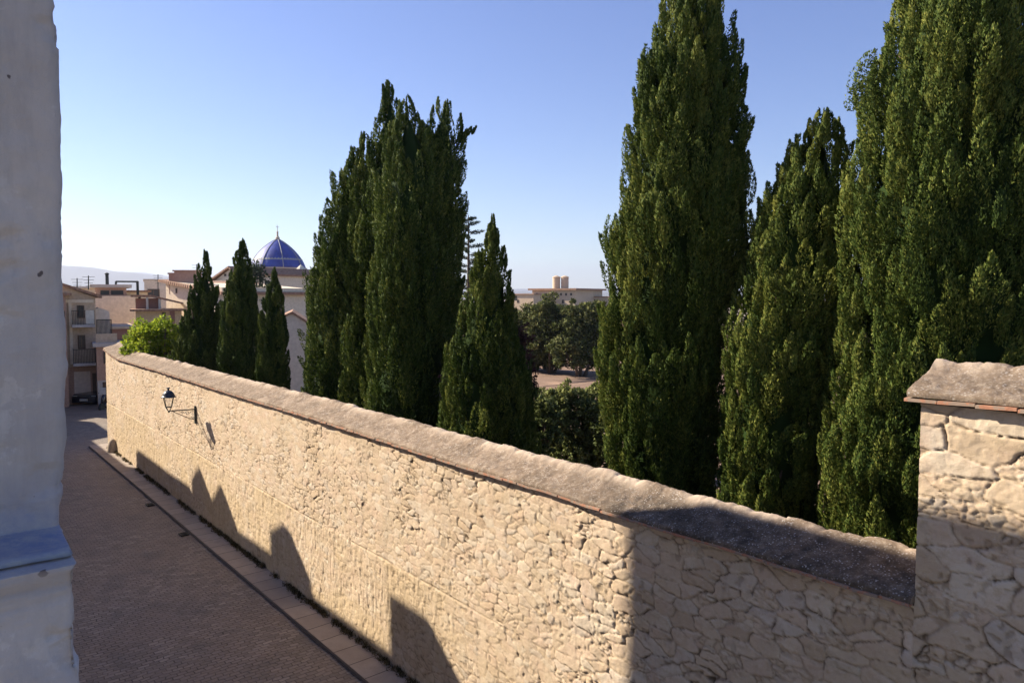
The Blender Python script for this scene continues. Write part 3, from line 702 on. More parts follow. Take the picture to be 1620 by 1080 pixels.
def cypress(label, rows, d, seed, mat, leaf=.07, pl=(.20, .50), dens=1.0, per=240, ground=.8, group=None, rough=.16, tint=.45, extras=(), ysq=1.0, yoff=None, clumpy=0.0):
    """rows: (photo y, left x, right x) outline of the crown, tree axis at distance d"""
    rng = np.random.default_rng(seed)
    pts = sorted([(at((l + r) / 2, y, d), (at(r, y, d)[0] - at(l, y, d)[0]) / 2) for y, l, r in rows], key=lambda t: t[0][2])
    zs = np.array([p[0][2] for p in pts]); xs = np.array([p[0][0] for p in pts]); Rs = np.array([p[1] for p in pts])
    zlo = ground + .25
    if zs[0] > zlo: zs = np.concatenate([[zlo], zs]); xs = np.concatenate([[xs[0]], xs]); Rs = np.concatenate([[Rs[0] * .8], Rs])
    R = lambda z: np.interp(z, zs, Rs); X = lambda z: np.interp(z, zs, xs)
    bx = float(X(ground)); t = empty('cypress_tree', (bx, d, ground), label, 'tree', group)
    # trunk and a few limbs
    H = zs[-1]; tr = MB(); r0 = .05 * float(Rs.max()) + .09
    tz = np.linspace(ground - .3, ground + (H - ground) * .72, 7)
    tr.tube([(float(X(z)), d, z) for z in tz], [r0 * (1.05 - i / 7) for i in range(7)], 9)
    for k in range(10):
        z = ground + (H - ground) * (.08 + .07 * k); a_ = k * 2.4; rr = float(R(z + .8)) * .7
        tr.tube([(float(X(z)), d, z), (float(X(z)) + math.cos(a_) * rr * .6, d + math.sin(a_) * rr * .6, z + .35), (float(X(z)) + math.cos(a_) * rr, d + math.sin(a_) * rr, z + 1.1)], [r0 * .4, r0 * .28, r0 * .12], 6)
    tr.build('trunk', M['bark'], t, True)
    # plumes spread over the surface of the outline
    zz = np.linspace(zs[0], zs[-1], 400); Rz = R(zz); area = float((2 * math.pi * Rz).mean() * (zz[-1] - zz[0]))
    n = int(area / (pl[0] * pl[1] * 1.1) * dens)
    cdf = np.cumsum(Rz + .04); cdf /= cdf[-1]
    zc = np.interp(rng.random(n), cdf, zz); th = rng.random(n) * 2 * math.pi
    Rl = R(zc); sc = rng.uniform(.6, 1.35, n) * np.clip(.45 + .55 * Rl / .8, .45, 1.15)
    lump = 1 + rough * 2 * (fbm(th * 1.6 + seed, zc * .9, seed, 3) - .5) + clumpy * (fbm(th * 2.6 + 2 * seed, zc * 1.7, seed + 4, 2) - .5)
    rr = Rl * lump * (.78 + .21 * rng.random(n)) - pl[0] * .42 * sc; rr = np.maximum(rr, 0)
    cen = np.stack([X(zc) + np.cos(th) * rr, d + np.sin(th) * rr * ysq, zc - .1], 1)
    top = np.clip((zc - (H - 1.4)) / 1.4, 0, 1)
    lean = (.24 * (1 - top) + .16 * rng.normal(size=n))[:, None]
    axis = np.stack([np.cos(th), np.sin(th), np.zeros(n)], 1) * lean + np.array([0, 0, 1]); axis += rng.normal(size=(n, 3)) * .10
    axis /= np.linalg.norm(axis, axis=1, keepdims=True)
    rad = np.stack([pl[0] * sc, pl[1] * sc * rng.uniform(.8, 1.25, n)], 1)
    tn = np.clip(tint + .30 * (fbm(th * 1.3, zc * .7, seed + 2, 3) - .5) * 2 + rng.normal(size=n) * .12, 0, 1)
    gs = [clump_leaves(cen, axis, rad, int(per * 2.0), leaf * 1.15, leaf * .40, tn, rng, out=np.stack([np.cos(th), np.sin(th), 0 * th], 1))]
    # leading shoot
    tipc = np.array([[float(X(H)), d, H - .62 + .22 * i] for i in range(3)]); 
    gs.append(clump_leaves(tipc, np.array([[0, 0, 1.0]] * 3), np.array([[.085, .3], [.06, .28], [.03, .24]]), 130, leaf, leaf * .4, np.full(3, tint), rng, .8, .25))
    for (ex, ey, r_, l_) in extras:
        p = at(ex, ey, d); gs.append(clump_leaves(np.array([p]), np.array([[.5, 0, .85]]) / .986, np.array([[r_, l_]]), int(per * 1.6), leaf, leaf * .45, np.array([tint]), rng, .6, .4))
    # shaded inner foliage that stops light passing straight through the crown
    nz, na = 70, 36; Z, T = np.meshgrid(np.linspace(zs[0], H - .45, nz), np.linspace(0, 2 * math.pi, na), indexing='ij')
    lp = 1 + rough * 2 * (fbm(T * 1.6 + seed, Z * .9, seed, 3) - .5)
    rc = np.maximum(R(Z) * .70 * lp * np.clip((H - .3 - Z) / 1.8, 0, 1) ** .6 - .05, .012) * (1 + .25 * (vn(T * 5, Z * 5, seed) - .5))
    CV = np.stack([X(Z) + np.cos(T) * rc, d + np.sin(T) * rc * ysq, Z], -1).reshape(-1, 3)
    i, j = np.meshgrid(np.arange(nz - 1), np.arange(na - 1), indexing='ij'); a_ = (i * na + j).ravel()
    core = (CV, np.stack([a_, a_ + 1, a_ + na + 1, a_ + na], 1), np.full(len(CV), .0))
    crown('crown', gs, mat, t, core)
    return t

G_ROW = 'cypresses growing behind the stone wall'
# three slim cypresses on the left
cypress('broadest of three slim cypresses at the far left, with a thin pointed tip', [(396, 320, 326), (425, 314, 333), (460, 306, 341), (500, 296, 346), (540, 284, 352), (570, 272, 354), (610, 272, 356)], 29, 11, M['cyp2'], .09, (.17, .42), 1.0, 110, 1.0, G_ROW, .16, .38)
cypress('tallest of three slim cypresses left of the blue dome, dark and column like', [(379, 381, 387), (405, 373, 394), (450, 361, 401), (500, 351, 408), (560, 348, 412), (620, 348, 412)], 28, 12, M['cyp2'], .09, (.17, .42), 1.0, 110, 1.0, G_ROW, .12, .40)
cypress('smallest of three slim cypresses, standing beside the grey gabled house', [(425, 433, 437), (450, 426, 445), (500, 411, 452), (550, 409, 454), (630, 408, 456)], 26, 13, M['cyp2'], .085, (.15, .40), 1.0, 110, 1.0, G_ROW, .12, .42)
# the dense group in the middle
cypress('left hand column of the dense middle cypress group, lower than its neighbours', [(211, 566, 577), (250, 552, 592), (300, 530, 600), (350, 514, 606), (400, 503, 606), (460, 492, 600), (540, 487, 590), (660, 487, 580)], 23.5, 21, M['cyp'], .08, (.19, .60), 1.0, 130, 1.0, G_ROW, .14, .42)
cypress('tallest spire of the dense middle cypress group, with a sharp tip', [(131, 612, 618), (165, 602, 634), (220, 588, 650), (300, 570, 665), (400, 552, 680), (500, 545, 690), (600, 532, 690), (680, 530, 680)], 23, 22, M['cyp'], .08, (.19, .60), 1.0, 130, 1.0, G_ROW, .13, .40)
cypress('broad front column in the middle of the dense cypress group, flat topped', [(156, 636, 650), (190, 622, 668), (240, 612, 690), (320, 600, 700), (420, 588, 712), (520, 582, 722), (620, 580, 722), (700, 590, 712)], 21, 23, M['cyp'], .075, (.19, .60), 1.0, 150, 1.0, G_ROW, .13, .42)
cypress('right hand column of the dense middle cypress group, with a stray twig near its top', [(160, 700, 716), (180, 676, 728), (230, 664, 733), (300, 655, 730), (400, 648, 732), (500, 650, 734), (600, 650, 726), (700, 650, 714)], 22, 24, M['cyp'], .078, (.18, .60), 1.0, 130, 1.0, G_ROW, .11, .34,
        extras=((735, 213, .07, .16), (742, 208, .06, .16), (750, 206, .04, .14)))
cypress('short pointed cypress right of the dense group, wide at its foot', [(342, 775, 781), (375, 768, 791), (410, 756, 801), (450, 745, 808), (500, 730, 815), (550, 716, 826), (600, 704, 838), (650, 696, 846), (740, 700, 852)], 19, 25, M['cyp'], .065, (.14, .40), 1.0, 130, 1.0, G_ROW, .18, .45,
        extras=((738, 470, .12, .35), (735, 500, .14, .4)))
# the big ones on the right
cypress('very tall full cypress right of the garden view, its tip cut by the photo', [(-60, 1088, 1102), (0, 1048, 1140), (50, 1034, 1150), (100, 1018, 1158), (160, 1008, 1168), (220, 1004, 1180), (300, 984, 1180), (370, 966, 1178), (440, 962, 1166), (520, 954, 1152), (600, 950, 1146), (680, 962, 1142), (780, 968, 1132)], 14.5, 31, M['cyp'], .055, (.125, .36), 1.0, 160, 1.0, G_ROW, .20, .45, clumpy=.30)
cypress('mid sized pointed cypress between the two giants, yellow green and clumpy', [(174, 1299, 1308), (198, 1278, 1328), (235, 1254, 1342), (300, 1222, 1350), (350, 1204, 1350), (420, 1184, 1336), (500, 1156, 1322), (580, 1146, 1310), (680, 1140, 1300), (760, 1134, 1292), (860, 1130, 1286)], 12.8, 32, M['cyp'], .052, (.12, .31), 1.0, 150, 1.0, G_ROW, .20, .56, clumpy=.30)
cypress('widest and nearest cypress, towering behind the stone pier', [(-190, 1480, 1530), (-100, 1440, 1590), (0, 1420, 1618), (80, 1400, 1640), (130, 1384, 1650), (200, 1376, 1656), (260, 1364, 1660), (340, 1345, 1664), (420, 1330, 1660), (520, 1312, 1650), (620, 1298, 1640), (740, 1290, 1620), (860, 1300, 1600)], 11.5, 33, M['cyp'], .048, (.115, .32), 1.0, 165, 1.0, G_ROW, .17, .50,
        extras=((1362, 120, .17, .3), (1356, 150, .16, .28), (1372, 100, .15, .25), (1368, 140, .2, .3)), clumpy=.26)
cypress('cypress at the right edge of the photo, mostly cut off', [(150, 1690, 1704), (230, 1640, 1750), (300, 1604, 1790), (380, 1590, 1800), (480, 1584, 1800), (700, 1590, 1790), (860, 1600, 1790)], 12.2, 34, M['cyp'], .055, (.13, .36), 1.0, 110, 1.0, G_ROW, .17, .46)

def bushy(name, label, cat, blobs, d, seed, mat, leaf, per, group=None, ground=.8, trunk=True, clump=.45, tint=.45, nper=26, aspect=.7, spread=.6, lift=.5):
    """blobs: (px, py, rx px, ry px, dy) ellipsoids of the crown, filled with leaf clumps"""
    rng = np.random.default_rng(seed)
    c0 = at(blobs[0][0], blobs[0][1], d); t = empty(name, (c0[0], d, ground), label, cat, group)
    gs = []; tr = MB()
    for (px, py, rx, ry, dy) in blobs:
        c = at(px, py, d + dy); k = (d + dy) / F; ra, rz = rx * k, ry * k
        n = max(4, int(nper * ra * max(rz, .3) / (clump * clump)))
        u = rng.normal(size=(n, 3)); u /= np.linalg.norm(u, axis=1, keepdims=True); q = rng.random((n, 1)) ** .33
        q = .45 + .55 * q
        cen = c + u * np.array([ra, ra * .8, rz]) * q * (1 + .25 * rng.normal(size=(n, 1)) * .6)
        axis = u * .7 + np.array([0, 0, .7]); axis /= np.linalg.norm(axis, axis=1, keepdims=True)
        sc = rng.uniform(.6, 1.3, n)
        tn = np.clip(tint + rng.normal(size=n) * .18 + .15 * u[:, 2], 0, 1)
        gs.append(clump_leaves(cen, axis, np.stack([clump * .5 * sc, clump * .5 * aspect * sc], 1), per, leaf, leaf * .6, tn, rng, .35, spread, .3, lift=lift))
        if trunk:
            b = np.array([c0[0] + (c[0] - c0[0]) * .3, d + dy * .3, ground - .2])
            tr.tube([b, b * .5 + c * .5 + np.array([.1, 0, -.2]), c + np.array([0, 0, rz * .3])], [.11 * ra / 1.5 + .03, .07 * ra / 1.5 + .02, .03], 7)
            for s_ in range(5):
                a_ = s_ * 1.257; tr.tube([b * .4 + c * .6, c + np.array([math.cos(a_) * ra * .6, math.sin(a_) * ra * .5, rz * .3 * math.sin(s_ * 2.1)])], [.05, .012], 5)
    if trunk: tr.build('trunk', M['bark'], t, True)
    crown('crown', gs, mat, t)
    return t

bushy('leafy_tree', 'bright yellow green leafy tree behind the far end of the wall', 'tree', [(245, 545, 36, 34, 0), (222, 532, 24, 22, .5), (262, 525, 26, 22, -.3), (215, 560, 18, 20, 0), (270, 565, 24, 26, 0)], 31, 41, M['lime'], .13, 46, None, .9, True, .6, .5, 34)
GB = 'spreading dark trees beyond the garden'
for k, (lb, bl, d, sd) in enumerate((
    ('dark spreading tree behind the short cypress, left in the garden gap', [(830, 528, 40, 44, 0), (812, 545, 30, 40, 1), (846, 556, 26, 26, -1)], 62, 51),
    ('dark spreading tree in the middle of the garden gap, under the tan building', [(872, 525, 40, 46, 0), (865, 498, 24, 26, -1), (885, 554, 36, 24, 1), (858, 552, 30, 26, 2)], 60, 52),
    ('dark spreading tree on the right of the garden gap, with pale branch ends', [(918, 522, 38, 42, 0), (938, 545, 30, 32, 1), (905, 554, 34, 22, -1), (945, 510, 26, 30, 2)], 58, 53))):
    bushy('spreading_tree', lb, 'tree', bl, d, sd, M['broad'], .24, 60, GB, .9, True, 1.0, .36, 40)
bushy('plum_shrub', 'reddish purple leaved shrub against the short cypress', 'shrub', [(828, 560, 16, 46, 0), (838, 600, 14, 40, .3), (820, 530, 8, 20, 0)], 20.5, 54, M['plum'], .075, 30, None, .9, True, .30, .4, 20)
bushy('plum_shrub', 'small reddish dry spray at the left foot of the short cypress', 'shrub', [(700, 600, 9, 8, 0), (712, 640, 9, 22, .2)], 19.6, 59, M['plum'], .07, 26, None, .9, True, .25, .7, 14)
for lb, bl, d, sd, mt, tn in (
    ('dark loose bush low in the garden gap, left of the pale leaved one', [(858, 680, 26, 50, 0), (835, 690, 22, 44, .4)], 24, 55, M['bush'], .2),
    ('pale green leafy bush in the garden gap, in front of the bare earth', [(905, 668, 44, 54, 0), (940, 652, 30, 42, .5), (882, 640, 26, 28, 0), (908, 716, 52, 34, 0), (862, 650, 20, 34, .6)], 26, 56, M['bush'], .5),
    ('dark bush behind the foot of the very tall cypress', [(960, 690, 20, 46, 0), (975, 660, 16, 30, .4)], 25, 57, M['bush'], .3)):
    bushy('garden_bush', lb, 'shrub', bl, d, sd, mt, .11, 46, 'bushes in the garden behind the wall', .9, True, .38, tn, 34)
bushy('leafy_tree', 'dark round tree between the slim cypresses, below the blue dome', 'tree', [(410, 455, 18, 36, 0), (425, 480, 18, 30, 1), (404, 430, 10, 14, 0)], 58, 58, M['cedar'], .24, 26, None, .9, True, .9, .35, 20)
bushy('leafy_tree', 'olive tree behind the grey gabled house', 'tree', [(478, 490, 22, 18, 0), (462, 500, 16, 16, 0)], 64, 60, M['broad'], .24, 26, None, .9, True, .9, .4, 20)

# cedar with level branches, peeping out right of the dense group
rng = np.random.default_rng(61); dC = 38.0
p = at(741, 340, dC); ced = empty('cedar_tree', (p[0], dC, .9), 'slim conifer with level feathery branches behind the dense cypress group', 'tree')
tr = MB(); tr.tube([(p[0], dC, .6), (p[0], dC, p[2])], [.22, .02], 8); cen = []; axs = []; rd = []
for k in range(46):
    f = k / 46; z = p[2] - .2 - f * 6.5; ln = .25 + 1.05 * f ** .8 + .25 * rng.random(); a_ = k * 2.4 + rng.random()
    e = np.array([p[0] + math.cos(a_) * ln, dC + math.sin(a_) * ln, z + .12 * ln])
    tr.tube([(p[0], dC, z), tuple(e)], [.03, .008], 5)
    for q in np.linspace(.3, 1, 5): 
        cen.append(np.array([p[0], dC, z]) * (1 - q) + e * q); axs.append([math.cos(a_), math.sin(a_), .25]); rd.append([.10, .26])
tr.build('trunk', M['bark'], ced, True)
axs = np.array(axs); axs /= np.linalg.norm(axs, axis=1, keepdims=True)
crown('crown', [clump_leaves(np.array(cen), axs, np.array(rd), 40, .14, .035, np.full(len(cen), .45), rng, .5, .5)], M['cedar'], ced)

# garden ground with its bare earth, beyond the wall
ys = np.concatenate([np.arange(-2, 30, .8), np.arange(30, 100, 3)]); sx = np.linspace(0, 1, 50)
s0g, w0g = -20, -1.05
V = []; SI = np.concatenate([np.linspace(-20, 31.5, 60), np.linspace(31.6, 140, 40)])
for si in SI:
    wst = -1.0 if si < 31.55 else -17.0
    for wi in wst - np.linspace(0, 1, 50) ** 1.6 * 80:
        q = W(si, wi, 0); V.append((q[0], q[1], .85 + .25 * (float(fbm(np.array(q[0] * .25), np.array(q[1] * .25), 5)) - .5)))
gm = grid_mesh('garden_ground', np.array(V), len(SI), 50)
tag(link('garden_ground', gm, M['soil'], None, True), kind='structure')

# weeds along the foot of the wall
rng = np.random.default_rng(5); n = 1500
s_ = rng.uniform(-3, 30, n); clumpm = fbm(s_ * 1.3, s_ * 0, 5) > .36; s_ = s_[clumpm]; n = len(s_)
w_ = .03 + np.abs(rng.normal(size=n)) * .05
cen = np.stack([P0[0] + A[0] * s_ + N[0] * w_, P0[1] + A[1] * s_ + N[1] * w_, street_z(s_) + .11], 1)
V, Q, T, _ = clump_leaves(cen, np.tile([[0, 0, 1.0]], (n, 1)), np.tile([[.05, .055]], (n, 1)), 9, .10, .014, rng.random(n), rng, .7, .5)
me = raw_mesh('weeds', V, Q, {'tint': T}); tag(link('weeds', me, M['grassy']), 'dry weeds sprouting along the foot of the stone wall', 'weeds', None, 'stuff')

# ------------------------------------------------------------------ town
M['pinkwall'] = mottled('pink_plaster', (.36, .22, .16), (.46, .30, .22), .6, 9, .92, .2, .02)
M['tanwall'] = mottled('tan_plaster', (.46, .35, .24), (.58, .45, .32), .5, 8, .92, .2, .02)
M['creamwall'] = mottled('cream_plaster', (.66, .55, .40), (.78, .67, .50), .4, 6, .92, .15, .02)
M['greywall'] = mottled('grey_plaster', (.56, .47, .38), (.68, .58, .47), .4, 5, .92, .15, .02)
M['whitewall'] = mottled('pale_plaster', (.52, .49, .40), (.62, .58, .48), .3, 5, .92, .15, .02)
M['ochre'] = mottled('ochre_plaster', (.52, .37, .20), (.62, .46, .27), .5, 8, .92, .15, .02)
M['brickred'] = mottled('brick_red', (.26, .13, .10), (.34, .18, .13), .7, 12, .92, .2, .02)
M['glass'] = mottled('dark_pane', (.02, .022, .026), (.045, .045, .05), 1, 5, .2, 0)
M['wood'] = mottled('brown_wood', (.07, .045, .03), (.13, .085, .06), 2, 20, .8, .2, .01)
M['bluetile'] = None
M['stonework'] = mottled('pale_stone', (.46, .38, .29), (.58, .49, .38), .4, 4, .92, .15, .02)
M['conc'] = mottled('concrete', (.40, .36, .32), (.5, .46, .42), 1, 9, .9, .1, .01)

class House:
    """a building whose front stands at photo columns x0..x1, roof line y, distance d, turned by rz"""
    def __init__(s, name, label, cat, px0, px1, py, d, depth, mat, rz=0.0, zb=-.6, group=None):
        pm = (px0 + px1) / 2; s.c = at(pm, py, d); s.z = s.c[2]; s.c[2] = 0; s.zb = zb; s.depth = depth; s.d = d; s.rz = rz
        xa, xb = s.lx(px0), s.lx(px1); s.c = s.P((xa + xb) / 2, 0, 0); s.w = xb - xa
        s.o = empty(name, (s.c[0], s.c[1], zb), label, cat, group); s.mat = mat
        m = MB(); m.prism([s.P(-s.w / 2, 0, zb), s.P(s.w / 2, 0, zb), s.P(s.w / 2, 0, s.z), s.P(-s.w / 2, 0, s.z)], s.P(0, depth, 0) - s.P(0, 0, 0))
        s.wall = m.build('wall', mat, s.o)
    def P(s, x, y, z):
        c_, n_ = math.cos(s.rz), math.sin(s.rz)
        return np.array([s.c[0] + x * c_ - y * n_, s.c[1] + x * n_ + y * c_, z])
    def lx(s, px):            # photo column -> local x on the front
        r_ = ray(px, 480); u = r_[0] / r_[1]
        c_, n_ = math.cos(s.rz), math.sin(s.rz)
        return (u * s.c[1] - s.c[0]) / (c_ - u * n_)
    def lz(s, px, py):
        p = s.P(s.lx(px), 0, 0); return at(px, py, p[1])[2]
    def panel(s, name, px0, py0, px1, py1, mat, proud=.03, thick=None, parent=None):
        x0, x1 = s.lx(px0), s.lx(px1); z1, z0 = s.lz(px0, py0), s.lz(px0, py1); t = thick or .05
        m = MB(); m.prism([s.P(x0, -proud, z0), s.P(x1, -proud, z0), s.P(x1, -proud, z1), s.P(x0, -proud, z1)], s.P(0, t, 0) - s.P(0, 0, 0))
        return m.build(name, mat, parent or s.o)
    def window(s, px0, py0, px1, py1):
        f = s.panel('window', px0, py0, px1, py1, M['wood'], .05, .06)
        x0, x1 = s.lx(px0), s.lx(px1); z1, z0 = s.lz(px0, py0), s.lz(px0, py1); g_ = min(.12, (x1 - x0) * .15); m = MB()
        mid = (x0 + x1) / 2
        for a_, b_ in ((x0 + g_, mid - g_ * .3), (mid + g_ * .3, x1 - g_)):
            m.add([s.P(a_, -.053, z0 + g_), s.P(b_, -.053, z0 + g_), s.P(b_, -.053, z1 - g_), s.P(a_, -.053, z1 - g_)], [(0, 1, 2, 3)])
        m.build('pane', M['glass'], f)
    def slab(s, name, z, over, th, mat, x0=None, x1=None, y0=None, y1=None):
        x0 = -s.w / 2 - over if x0 is None else x0; x1 = s.w / 2 + over if x1 is None else x1; y0 = -over if y0 is None else y0; y1 = s.depth + over if y1 is None else y1
        m = MB(); m.prism([s.P(x0, y0, z), s.P(x1, y0, z), s.P(x1, y1, z), s.P(x0, y1, z)], (0, 0, th)); return m.build(name, mat, s.o)
    def roof(s, zl_, zr_, over=.3, mat=None, th=.16, peak=None, ridge_x=0.0):
        """roof over the front profile: left height, right height, optional peak"""
        a_, b_ = -s.w / 2 - over, s.w / 2 + over; top = [(a_, zl_)] + ([(ridge_x, peak)] if peak else []) + [(b_, zr_)]
        pts = [s.P(x, -over, z) for x, z in top] + [s.P(x, -over, z - th) for x, z in reversed(top)]
        m = MB(); m.prism(pts, s.P(0, s.depth + 2 * over, 0) - s.P(0, 0, 0)); return m.build('roof', mat or M['tileroof'], s.o)
    def gable(s, peak, ridge_x=0.0, zl_=None, zr_=None):
        zl_ = s.z if zl_ is None else zl_; zr_ = s.z if zr_ is None else zr_
        m = MB(); m.prism([s.P(-s.w / 2, .004, s.z - .01), s.P(s.w / 2, .004, s.z - .01), s.P(s.w / 2, .004, zr_), s.P(ridge_x, .004, peak), s.P(-s.w / 2, .004, zl_)], s.P(0, s.depth - .01, 0) - s.P(0, 0, 0))
        return m.build('gable', s.mat, s.o)

# balconied house closing the lane
h = House('balcony_house', 'narrow three storey house with stacked balconies closing the far end of the lane', 'house', 96, 151, 470, 45, 9, M['tanwall'], 0.56)
zr = h.z
h.gable(at(90, 448, 45)[2], h.lx(88), at(94, 450, 45)[2], h.z); h.roof(at(92, 446, 45)[2] + .1, h.z + .1, .35)
h.panel('string_course', 100, 474, 148, 479, M['creamwall'], .10, .12)
h.panel('side_pilaster', 108, 478, 113, 576, M['creamwall'], .08, .1)
h.window(122, 483, 133, 503); h.window(121, 530, 133, 552)
for py0, py1, lb in ((505, 515, 0), (560, 575, 1)):
    x0, x1 = h.lx(112), h.lx(148); z0 = h.lz(130, 517 if lb == 0 else 577)
    m = MB(); m.prism([h.P(x0, -.9, z0), h.P(x1, -.9, z0), h.P(x1, -.02, z0), h.P(x0, -.02, z0)], (0, 0, .16)); bl = m.build('balcony', M['conc'], h.o)
    m = MB(); zt = z0 + 1.0
    for t in np.linspace(x0 + .03, x1 - .03, 15): m.bar(h.P(t, -.86, z0 + .16), h.P(t, -.86, zt), .018)
    for q in (x0 + .03, x1 - .03):
        m.bar(h.P(q, -.86, zt), h.P(q, -.03, zt), .03)
        for y_ in (-.6, -.35): m.bar(h.P(q, y_, z0 + .16), h.P(q, y_, zt), .018)
    m.bar(h.P(x0, -.86, zt), h.P(x1, -.86, zt), .035); m.build('railing', M['iron'], bl)
    if lb == 0:
        c = MB(); xa, xb = h.lx(134), h.lx(147)
        c.prism([h.P(xa, -.90, z0 + .2), h.P(xb, -.90, z0 + .2), h.P(xb, -.90, zt + .02), h.P(xa, -.90, zt + .02)], h.P(0, .02, 0) - h.P(0, 0, 0))
        tag(c.build('cloth', M['whitewall']), 'white cloth hung over the upper balcony railing at the lane end', 'laundry')
h.panel('garage_door', 113, 588, 139, 634, M['greywall'], .04); h.panel('door', 142, 590, 148, 634, M['wood'], .04)
h.panel('ground_floor_plaster', 100, 581, 150, 640, M['pinkwall'], .02, .03)

# left neighbour that fills the very edge
h = House('side_house', 'shaded house front glimpsed at the far left beside the white corner', 'house', 8, 104, 466, 43, 8, M['pinkwall'], 0.58)
h.roof(h.z + .15, h.z + .1, .3); h.window(98, 492, 102, 520); h.panel('string_course', 88, 578, 104, 583, M['creamwall'], .08, .1)

# pink low house right of it
h = House('pink_house', 'low pink plastered house behind the far end of the wall', 'house', 150, 196, 548, 44, 7, M['pinkwall'], 0.54)
h.slab('cornice', h.z, .18, .22, M['conc']); h.window(161, 556, 167, 575); h.panel('plinth', 150, 602, 168, 640, M['conc'], .03); h.panel('door', 158, 604, 165, 640, M['wood'], .05)
x0, x1 = h.lx(150), h.lx(184); z0 = h.z + .22
m = MB(); m.prism([h.P(x0, .3, z0), h.P(x1, .3, z0), h.P(x1, .3, at(160, 528, 44)[2]), h.P(x0, .3, at(160, 528, 44)[2])], h.P(0, .25, 0) - h.P(0, 0, 0)); m.build('parapet', M['tanwall'], h.o)
m = MB(); m.prism([h.P(x0, 2.5, z0), h.P(h.lx(176), 2.5, z0), h.P(h.lx(176), 2.5, at(160, 492, 46.5)[2]), h.P(h.lx(158), 2.5, at(160, 486, 46.5)[2]), h.P(x0, 2.5, at(160, 490, 46.5)[2])], h.P(0, 2.2, 0) - h.P(0, 0, 0)); m.build('roof_room', M['greywall'], h.o)
m = MB()
for t in np.linspace(h.lx(152), h.lx(176), 13): m.bar(h.P(t, .5, at(160, 528, 44)[2]), h.P(t, .5, at(160, 506, 44)[2]), .03)
m.bar(h.P(h.lx(152), .5, at(160, 506, 44)[2]), h.P(h.lx(176), .5, at(160, 506, 44)[2]), .05); m.build('railing', M['iron'], h.o)

h = House('brick_house', 'red brick low house with ledge roofs beside the bright green tree', 'house', 176, 206, 520, 47, 6, M['brickred'], 0.52)
h.slab('cornice', h.z, .2, .15, M['tanwall']); h.window(190, 536, 198, 546)

# blank walled block with roof terrace
h = House('blank_block', 'tall block with a blank grey party wall and a strip of roof openings', 'house', 146, 214, 468, 60, 12, M['greywall'], 0.52)
a_ = h.z
for (x0, x1) in ((152, 202),):
    xa, xb = h.lx(x0), h.lx(x1); zt = at(175, 455, 62)[2]
    m = MB(); m.prism([h.P(xa, 1.6, a_), h.P(xb, 1.6, a_), h.P(xb, 1.6, zt), h.P(xa, 1.6, zt)], h.P(0, 6, 0) - h.P(0, 0, 0)); pn = m.build('penthouse', M['pinkwall'], h.o)
    for q0, q1 in ((160, 174), (177, 197)):
        m = MB(); m.prism([h.P(h.lx(q0), 1.56, at(q0, 466, 61.6)[2]), h.P(h.lx(q1), 1.56, at(q0, 466, 61.6)[2]), h.P(h.lx(q1), 1.56, at(q0, 459.5, 61.6)[2]), h.P(h.lx(q0), 1.56, at(q0, 459.5, 61.6)[2])], h.P(0, .02, 0) - h.P(0, 0, 0)); m.build('window', M['glass'], pn)
    m = MB(); m.prism([h.P(xa - .4, 1.2, zt), h.P(xb + .4, 1.2, zt), h.P(xb + .4, 8, zt), h.P(xa - .4, 8, zt)], (0, 0, .25)); m.build('roof', M['conc'], h.o)
    # pergola frame and flue on top
    m = MB(); z1 = at(200, 445, 63)[2]; ex = [h.lx(q) for q in (187, 223)]
    for e in ex:
        for y_ in (3, 5): m.bar(h.P(e, y_, a_), h.P(e, y_, z1), .08)
    for y_ in (3, 5): m.bar(h.P(ex[0], y_, z1), h.P(ex[1], y_, z1), .10)
    for t in np.linspace(ex[0], ex[1], 5): m.bar(h.P(t, 3, z1), h.P(t, 5, z1), .08)
    m.build('pergola', M['iron'], h.o)
    m = MB(); q = h.P(h.lx(172), 3, zt); m.lathe(q, [(.13, 0), (.13, 1.1), (.17, 1.12), (.17, 1.2), (.06, 1.26)], 10); m.build('flue', M['iron'], h.o)
h = House('cream_block', 'cream block with a tiled roof between the blank party wall and the ochre house', 'house', 196, 234, 462, 66, 9, M['creamwall'], .48)
h.slab('roof', h.z, .3, .16, M['tileroof']); h.window(204, 468, 208, 476); h.window(219, 468, 223, 476)
h = House('flat_block', 'pale flat roofed block beyond the blank party wall', 'house', 110, 160, 456, 75, 10, M['tanwall'], 0.54)
h.slab('roof', h.z, .2, .2, M['conc']); h.window(118, 462, 123, 468)

# terracotta and ochre house
h = House('ochre_house', 'ochre house with brown roof terraces left of the slim cypresses', 'house', 214, 287, 492, 52, 3.6, M['ochre'], 0.46)
h.slab('roof', h.z, .35, .14, M['tileroof'])
xa, xb = h.lx(214), h.lx(252); zt = at(230, 472, 54)[2]
m = MB(); m.prism([h.P(xa, 1.6, h.z + .14), h.P(xb, 1.6, h.z + .14), h.P(xb, 1.6, zt), h.P(xa, 1.6, zt)], h.P(0, 3, 0) - h.P(0, 0, 0)); ub = m.build('upper_room', M['brickred'], h.o)
m = MB(); m.prism([h.P(xa - .3, 1.1, zt + .25), h.P(h.lx(240), 1.1, zt + .25), h.P(xb + 1.6, 1.1, zt - .3), h.P(xb + 1.6, 1.1, zt - .42), h.P(h.lx(240), 1.1, zt + .1), h.P(xa - .3, 1.1, zt + .1)], h.P(0, 3.6, 0) - h.P(0, 0, 0)); m.build('roof', M['tileroof'], h.o)
for pq, zq in ((233, .2), (253, 0)): MB().bar(h.P(h.lx(pq), 1.2, h.z), h.P(h.lx(pq), 1.2, zt + zq), .12).build('post', M['whitewall'], h.o)
